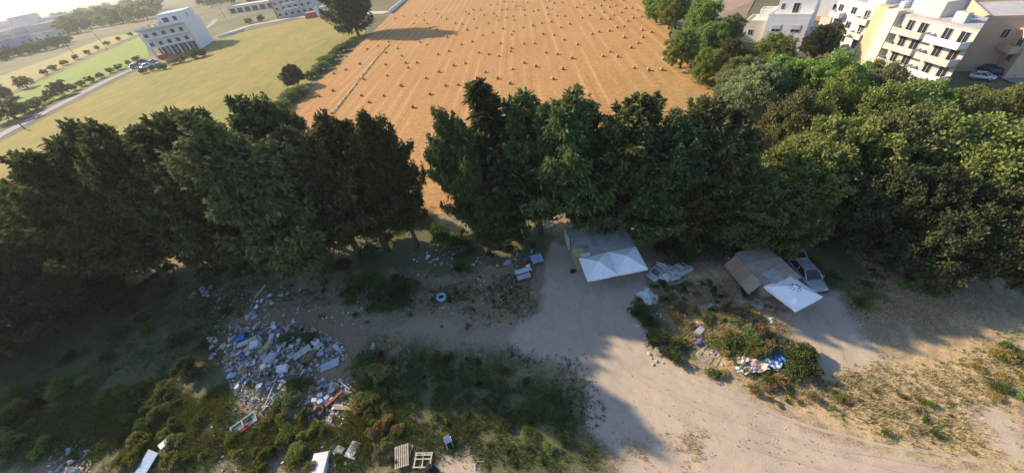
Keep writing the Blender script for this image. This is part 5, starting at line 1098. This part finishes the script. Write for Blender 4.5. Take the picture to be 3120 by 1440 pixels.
# bench and boxes beside the single canopy
q = gp(2362, 938); be = empty('slatted_bench', q, -.68, 'weathered slatted bench beside the single white canopy', 'bench')
for k in range(3): MB().box(-.95, .95, -.24 + k * .17, -.12 + k * .17, .42, .46).build('slat', OLDW, be)
for s in (-.8, .8): MB().box(s - .04, s + .04, -.22, .22, 0, .418).build('leg', OLDW, be)
item('crate', 'tan', gp(2338, 940), -.6, (.8, .6, .5), (0, 0), 'tan open crate left of the slatted bench'); item('bag', 'grey', gp(2300, 940), .2, (1.2, .8, .6), (0, 0), 'grey bundle of sacks left of the tan crate'); item('bag', 'palegreen', gp(2345, 980), .9, (.8, .6, .6), (0, 0), 'grey-green bag at the mound below the bench')
q = gp(2337, 900); be2 = empty('camp_chair', q, .4, 'small pale chair half hidden under the single white canopy', 'chair'); MB().box(-.25, .25, -.25, .25, .4, .44).build('seat', CC['palegrey'], be2); MB().box(-.25, .25, .21, .25, .45, .9).build('backrest', CC['palegrey'], be2)
for sx in (-.2, .2):
    for sy in (-.2, .2): MB().tube([(sx, sy, 0), (sx, sy, .4)], .02, 5).build('leg', METAL, be2)
# tables under the conifers
def table(label, p, rz, w_, d, h, m_, name='table', drape=0.0):
    e = empty(name, p, rz, label, 'table'); MB().box(-w_ / 2, w_ / 2, -d / 2, d / 2, h - .04, h).build('table_top', m_, e)
    for sx in (-1, 1):
        for sy in (-1, 1): MB().tube([(sx * w_ * .44, sy * d * .42, -.05), (sx * w_ * .44, sy * d * .42, h - .041)], .025, 5).build('leg', METAL, e)
    return e
def check_mat():
    mt = mat('blue_print', (.10, .12, .45), (.62, .62, .72), .6, 9, 2); return mt
q = gp(1637, 800); table('table with a blue and white patterned top under the conifers', q, .12, 1.3, 1.35, .75, check_mat())
q = gp(1592, 838); table('long white table in front of the blue patterned one', q, .12, 1.5, .6, .75, CC['white']); q = gp(1598, 852); table('pale grey low table below the long white one', q, .12, 1.5, .65, .6, CC['palegrey'])
def pchair(label, p, rz, m_):
    e = empty('plastic_chair', p, rz, label, 'chair'); MB().box(-.24, .24, -.24, .24, .42, .46).build('seat', m_, e); MB().box(-.24, .24, .20, .24, .47, .92).build('backrest', m_, e)
    for sx in (-.2, .2):
        for sy in (-.2, .2): MB().tube([(sx, sy, 0), (sx, sy, .419)], .022, 5).build('leg', m_, e)
    return e
pchair('white plastic chair right of the long white table', gp(1613, 826), .3, CC['white']); pchair('red plastic chair behind the long white table', gp(1607, 808), 2.0, CC['red']); pchair('grey plastic chair left of the long white table', gp(1574, 838), 1.2, CC['grey'])
item('bag', 'lilac', gp(1547, 800), .5, (1.1, .6, .4), (0, 0), 'lilac pink cushion lying left of the red chair', None, 'cushion', 2, 'cushion'); item('plank', 'cream', gp(1592, 716) + np.array([0, 0, .6]), 1.5, (1.1, .2, .1), (0, 1.2), 'pale upright board leaning under the conifers'); item('cloth', 'palegrey', gp(1668, 700) + np.array([0, 0, .9]), .1, (.7, .9, 1.0), (1.1, 0), 'pale towel hanging behind the grey hut corner')
item('bag', 'black', gp(1745, 828), .5, (.7, .5, .5), (0, 0), 'black bag against the left wall of the grey hut'); item('board', 'tan', gp(1962, 710), .3, (1.4, 1.2, .06), (.2, .1), 'tan board lying behind the grey hut at the right')
# rubble stones on and around the mound
rs = random.Random(3); ST = [blob(60 + i, 8, .18) for i in range(3)]; STM = mat('pale_stone', (.46, .43, .38), (.34, .32, .28), .95, 6)
for s_ in ST: s_.materials.append(STM)
MP = np.array(pxpoly([(1960, 870), (2080, 860), (2230, 860), (2330, 960), (2400, 1060), (2380, 1130), (2260, 1120), (2100, 1060), (1990, 960)]))
n = 0
while n < 60:
    x, y = rs.uniform(MP[:, 0].min(), MP[:, 0].max()), rs.uniform(MP[:, 1].min(), MP[:, 1].max())
    if poly_sd(np.array([x]), np.array([y]), MP)[0] < 0: continue
    s = rs.uniform(.15, .5); o = link('rubble_stone', ST[n % 3], None, None, (x, y, float(gz(x, y)) - .03), (0, 0, rs.uniform(0, 6))); o.scale = (s, s * rs.uniform(.6, 1), s * .7); n += 1
    tag(o, 'pale rubble stone lying on the overgrown mound', 'stone', 'rubble stones on the mound')
for i, (x, y) in enumerate(((1975, 1040), (1990, 1052), (1965, 1030), (1985, 1090), (2000, 1100), (1978, 1078), (2020, 1105), (1990, 1110))):
    o = link('track_stone', ST[i % 3], None, None, gp(x, y), (0, 0, i)); s = .22 + .08 * (i % 3); o.scale = (s, s * .8, s * .6); tag(o, 'pale stone beside the track at the left foot of the mound', 'stone', 'stones beside the track')

# ------------------------------------------------------------------ wheel tracks on the dirt
TRK = mat('packed_dirt', (.41, .335, .255), (.37, .30, .23), .95, 3, bump=.4)
def smooth_path(px, step=.45):
    P = [gp(*q)[:2] for q in px]; out = []
    for i in range(len(P) - 1):
        p0, p1, p2, p3 = P[max(i - 1, 0)], P[i], P[i + 1], P[min(i + 2, len(P) - 1)]; n_ = max(2, int(np.linalg.norm(p2 - p1) / step))
        for k in range(n_):
            t_ = k / n_; out.append(.5 * (2 * p1 + (p2 - p0) * t_ + (2 * p0 - 5 * p1 + 4 * p2 - p3) * t_ ** 2 + (3 * p1 - p0 - 3 * p2 + p3) * t_ ** 3))
    return out
for px_ in ([(1800, 890), (1790, 980), (1830, 1080), (1960, 1190), (2180, 1290), (2480, 1385), (2900, 1460)], [(2480, 960), (2520, 1030), (2540, 1100)], [(1860, 900), (1850, 1000), (1920, 1090), (2080, 1180), (2320, 1275), (2620, 1370), (3050, 1450)]):
    pth = smooth_path(px_)
    for off in (-.72, .72):
        q_ = []
        for i, p in enumerate(pth):
            d = pth[min(i + 1, len(pth) - 1)] - pth[max(i - 1, 0)]; d = d / np.linalg.norm(d); q_.append(p + np.array([-d[1], d[0]]) * (off + .05 * math.sin(i * .7)))
        strip('tyre_track', q_, .24, TRK, .016)

# ------------------------------------------------------------------ weeds and grass
def shrub(px, py, h, r, mt, lb, group, k=None, name='weed_bush', cat='bush'):
    p = gp(px, py); e = plant(name, BU[RR.randrange(4) if k is None else k], p, h, r, 1.0, .7, LM[mt], lb, cat, group, RR.uniform(0, 6), 'foliage', 'stem'); return e
rb = random.Random(17)
def scatter(poly, n, mts, hr, lb, group, name='weed_bush', cat='bush', avoid=True):
    P = np.array(pxpoly(poly)); c = 0; tries = 0
    while c < n and tries < n * 40:
        tries += 1; x, y = rb.uniform(P[:, 0].min(), P[:, 0].max()), rb.uniform(P[:, 1].min(), P[:, 1].max())
        if poly_sd(np.array([x]), np.array([y]), P)[0] < 0: continue
        if avoid and masks(np.array([x]), np.array([y]))[0][0] > .5: continue
        h = rb.uniform(*hr); plant(name, BU[rb.randrange(4)], (x, y, float(gz(x, y)) - .03), h, h * rb.uniform(.6, 1.0), 1.0, .7, LM[rb.choice(mts)], lb, cat, group, rb.uniform(0, 6), 'foliage', 'stem'); c += 1
scatter([(300, 1200), (480, 1170), (640, 1200), (700, 1280), (640, 1400), (400, 1440), (280, 1400)], 30, ['yellow', 'yellow', 'weed', 'olive'], (.5, 1.1), 'yellow-green weedy bush at the lower left', 'yellow-green bushes at the lower left')
scatter([(720, 1260), (900, 1230), (1000, 1290), (960, 1440), (740, 1440), (700, 1330)], 22, ['yellow', 'yellow', 'weed', 'olive'], (.5, 1.05), 'yellow-green weedy bush below the large rubbish heap', 'yellow-green bushes below the large heap')
scatter([(1080, 1080), (1160, 1060), (1210, 1180), (1240, 1300), (1180, 1400), (1100, 1380), (1080, 1200)], 24, ['yellow', 'gold', 'olive', 'weed', 'scrub'], (.4, .95), 'yellowish weedy bush right of the rubbish heaps', 'yellowish bushes right of the rubbish heaps')
scatter([(880, 1140), (950, 1130), (950, 1180), (900, 1230), (850, 1260)], 8, ['yellow', 'weed'], (.6, 1.0), 'yellow-green bush growing between the two rubbish heaps', 'bushes between the rubbish heaps')
scatter([(880, 1020), (950, 1000), (960, 1040), (920, 1070)], 3, ['weed'], (.7, 1.0), 'green bush growing out of the top of the large rubbish heap', 'bushes in the large heap', avoid=False)
scatter([(1060, 880), (1130, 840), (1240, 850), (1290, 880), (1230, 930), (1190, 960), (1080, 950)], 20, ['weed', 'deep', 'weed'], (.8, 1.5), 'dark green bush in the clump left of the white tub', 'dark green bushes left of the white tub')
scatter([(0, 1200), (250, 1160), (300, 1240), (280, 1440), (0, 1440)], 14, ['weed', 'deep', 'yellow', 'olive'], (.7, 1.5), 'shaded weedy bush in the lower left corner', 'bushes in the lower left corner')
scatter([(300, 900), (560, 850), (700, 860), (690, 1000), (600, 1150), (300, 1180), (120, 1100)], 18, ['deep', 'weed', 'deep'], (.8, 1.6), 'dark bush in the deep shade before the left trees', 'dark bushes before the left trees')
scatter([(1940, 900), (1990, 960), (2060, 1060), (2130, 1120), (2080, 1120), (1960, 1030), (1930, 950)], 20, ['weed', 'deep'], (.5, .9), 'dark green weed along the left foot of the mound', 'weeds at the left foot of the mound', avoid=False)
scatter([(2390, 1060), (2450, 1040), (2490, 1090), (2470, 1150), (2400, 1150)], 10, ['deep', 'weed'], (.7, 1.2), 'dark shrub on the right flank of the mound', 'dark shrubs at the right of the mound')
scatter([(2030, 940), (2200, 930), (2330, 980), (2370, 1060), (2300, 1080), (2150, 1050), (2060, 980)], 34, ['scrub', 'scrub', 'olive', 'gold', 'weed'], (.45, .9), 'dry brown brush on the overgrown mound', 'dry brush on the mound')
scatter([(2170, 1060), (2330, 1050), (2350, 1090), (2240, 1090), (2180, 1100)], 14, ['gold', 'yellow'], (.45, .8), 'golden sunlit brush on the crest of the mound', 'golden brush on the mound crest')
scatter([(2110, 1110), (2260, 1130), (2420, 1140), (2500, 1180), (2460, 1270), (2300, 1220), (2170, 1160)], 30, ['gold', 'scrub', 'weed', 'scrub', 'yellow'], (.25, .6), 'sunlit weed along the lower edge of the mound', 'sunlit weeds below the mound')
scatter([(2900, 1100), (3120, 1050), (3120, 1250), (2980, 1200)], 14, ['bright', 'weed', 'gold'], (.3, .7), 'low green weed in the dry grass at the right edge', 'green weeds at the right edge')
scatter([(2500, 1180), (2700, 1180), (2900, 1260), (2860, 1340), (2640, 1330)], 14, ['weed', 'scrub', 'bright'], (.25, .55), 'small weed in the sunlit dry grass at the right', 'small weeds in the sunlit dry grass')
scatter([(1400, 720), (1650, 680), (1640, 760), (1500, 860), (1350, 830)], 16, ['deep', 'weed'], (.6, 1.1), 'dark weed under the conifers beside the tables', 'weeds beside the tables')
scatter([(2420, 760), (2700, 720), (2860, 900), (2950, 980), (2700, 1000), (2560, 900)], 20, ['weed', 'deep', 'olive'], (.3, .8), 'shaded weed on the strip behind the silver car', 'weeds behind the silver car')
scatter([(1080, 1080), (1400, 1080), (1690, 1190), (1780, 1300), (1830, 1430), (1150, 1420)], 70, ['weed', 'weed', 'deep', 'olive', 'yellow'], (.25, .65), 'tall rough weed in the grass at the bottom centre', 'rough weeds at the bottom centre', 'tall_weed', 'weed')
scatter([(860, 860), (1080, 830), (1640, 850), (1640, 990), (1300, 1000), (950, 970)], 40, ['weed', 'scrub', 'deep', 'olive'], (.15, .4), 'low scrubby weed on the dirt between the heap and the clearing', 'scrubby weeds on the middle dirt', 'low_weed', 'weed')
for poly_, n_u, where_ in (([(0, 880), (300, 860), (660, 800), (700, 850), (350, 930), (0, 960)], 24, 'at the foot of the left trees'), ([(700, 800), (1180, 740), (1230, 770), (1060, 830), (720, 850)], 18, 'at the foot of the trees left of the gap'), ([(1330, 720), (1560, 690), (1640, 700), (1540, 760), (1360, 770)], 10, 'between the trunks right of the gap'), ([(1990, 740), (2220, 700), (2230, 760), (2100, 800), (2000, 790)], 16, 'behind the scrapped cars'), ([(2420, 700), (2700, 640), (2960, 740), (2900, 800), (2640, 720), (2450, 760)], 18, 'at the foot of the right hand trees')):
    scatter(poly_, n_u, ['deep', 'weed', 'dark'], (.9, 2.0), 'dark undergrowth bush ' + where_, 'undergrowth ' + where_, 'undergrowth_bush', 'bush')
scatter([(1985, 870), (2230, 855), (2300, 930), (2200, 960), (2040, 950)], 40, ['scrub', 'weed', 'scrub', 'olive', 'deep'], (.25, .6), 'low scrub on the back of the mound near the shelters', 'scrub on the back of the mound', 'low_scrub', 'bush', False)
def tufts(name, zones, m_, label, cat, seed, blades=9):
    rng = np.random.default_rng(seed); B = []
    for (poly, n, h0, h1, pw) in zones:
        P = np.array(pxpoly(poly)); x = rng.uniform(P[:, 0].min(), P[:, 0].max(), n * 4); y = rng.uniform(P[:, 1].min(), P[:, 1].max(), n * 4)
        sdp = poly_sd(x, y, P) + wob(x, y); ok = (sdp > 0) & (rng.random(len(x)) < sstep(-.2, 2.2, sdp)); s = masks(x, y)[0]; ok &= rng.random(len(x)) > s * pw; ok &= vnoise(x * .8 + seed, y * .8) > rng.uniform(.15, .6, len(x))
        x, y = x[ok][:n], y[ok][:n]; B.append(np.stack([x, y, gz(x, y), rng.uniform(h0, h1, len(x))], 1))
    B = np.concatenate(B); k = blades; T = np.repeat(B, k, 0); m__ = len(T); a = rng.uniform(0, 6.28, m__); h = T[:, 3] * rng.uniform(.6, 1.2, m__); ln = h * rng.uniform(.3, .9, m__)
    sp = T[:, 3] * .35; bx = T[:, 0] + rng.normal(0, 1, m__) * sp; by = T[:, 1] + rng.normal(0, 1, m__) * sp; wd = .008 + .012 * rng.random(m__) + h * .015
    V = np.stack([np.stack([bx - np.sin(a) * wd, by + np.cos(a) * wd, T[:, 2] - .02], 1), np.stack([bx + np.sin(a) * wd, by - np.cos(a) * wd, T[:, 2] - .02], 1), np.stack([bx + np.cos(a) * ln, by + np.sin(a) * ln, T[:, 2] + h], 1)], 1).reshape(-1, 3)
    o = link(name, mesh_np(name, V, np.arange(3 * m__).reshape(-1, 3)), m_); return tag(o, label, cat, None, 'stuff')
FULLR = [(2090, 1110), (2500, 1110), (2850, 1040), (3150, 960), (3150, 1440), (2950, 1420), (2500, 1300), (2300, 1220)]
tufts('dry_grass', [(FULLR, 3400, .06, .24, .9), ([(1960, 860), (2250, 850), (2400, 1010), (2400, 1180), (2200, 1170), (2000, 950)], 4200, .15, .5, .9), ([(900, 880), (1500, 850), (1640, 900), (1640, 1010), (1300, 1000), (950, 960)], 2200, .08, .25, .8),
      ([(1850, 1300), (2150, 1300), (2200, 1440), (1870, 1440)], 700, .08, .22, .35), ([(1000, 1050), (1250, 1040), (1250, 1200), (1060, 1200)], 900, .15, .4, .9), ([(2560, 740), (2800, 780), (3100, 1000), (2900, 1050), (2600, 960)], 1800, .1, .3, .9)], LM['straw'], 'dry straw coloured grass on the waste ground', 'grass', 5)
tufts('green_grass', [([(1060, 1060), (1400, 1070), (1700, 1180), (1800, 1280), (1860, 1440), (1000, 1450), (1050, 1200)], 5200, .10, .4, .8), ([(0, 1180), (300, 1150), (1050, 1230), (1050, 1440), (0, 1440)], 3600, .15, .45, .9), ([(-100, 850), (560, 840), (900, 830), (1100, 900), (700, 1000), (640, 1150), (300, 1180), (-100, 1180)], 6000, .15, .45, .9),
      ([(1250, 860), (1640, 820), (1640, 980), (1300, 960)], 1200, .1, .3, .9), ([(1500, 1040), (1800, 1100), (1860, 1300), (1700, 1320), (1600, 1150)], 900, .08, .2, .25), (FULLR, 1500, .1, .3, .9), ([(1960, 900), (2400, 1000), (2400, 1160), (2100, 1100)], 1200, .15, .4, .9)], LM['weed'], 'green grass and low weeds on the waste ground', 'grass', 6)
tufts('yellow_weeds', [([(250, 1180), (480, 1150), (700, 1180), (760, 1260), (1000, 1280), (1080, 1060), (1200, 1060), (1260, 1300), (1100, 1440), (250, 1440)], 6500, .2, .6, .9), ([(0, 1150), (300, 1180), (260, 1440), (0, 1440)], 1400, .2, .5, .9)], LM['yellow'], 'yellow-green weeds growing around the rubbish heaps', 'weeds', 9)
tufts('field_margin_grass', [([(2100, 190), (2240, 292), (2300, 340), (2200, 330), (2090, 240)], 500, .2, .6, .9), ([(1180, 640), (1330, 620), (1330, 700), (1180, 720)], 500, .2, .6, .9)], LM['yellow'], 'yellow-green grass along the margin of the hay field', 'grass', 8)

# ------------------------------------------------------------------ air
hz_ = MB().box(-5600, 5600, -5600, 5600, -14, 96).build('haze', None); hz_['kind'] = 'stuff'; hz_['label'] = 'thin pale haze in the air over the fields'
hm = bpy.data.materials.new('haze_air'); hm.use_nodes = True; t = hm.node_tree; t.nodes.clear(); out = t.nodes.new('ShaderNodeOutputMaterial'); pv = t.nodes.new('ShaderNodeVolumePrincipled')
pv.inputs['Color'].default_value = (.93, .93, .95, 1); pv.inputs['Density'].default_value = 1.7e-4; pv.inputs['Anisotropy'].default_value = .35
t.links.new(pv.outputs[0], out.inputs['Volume']); hz_.data.materials.append(hm)
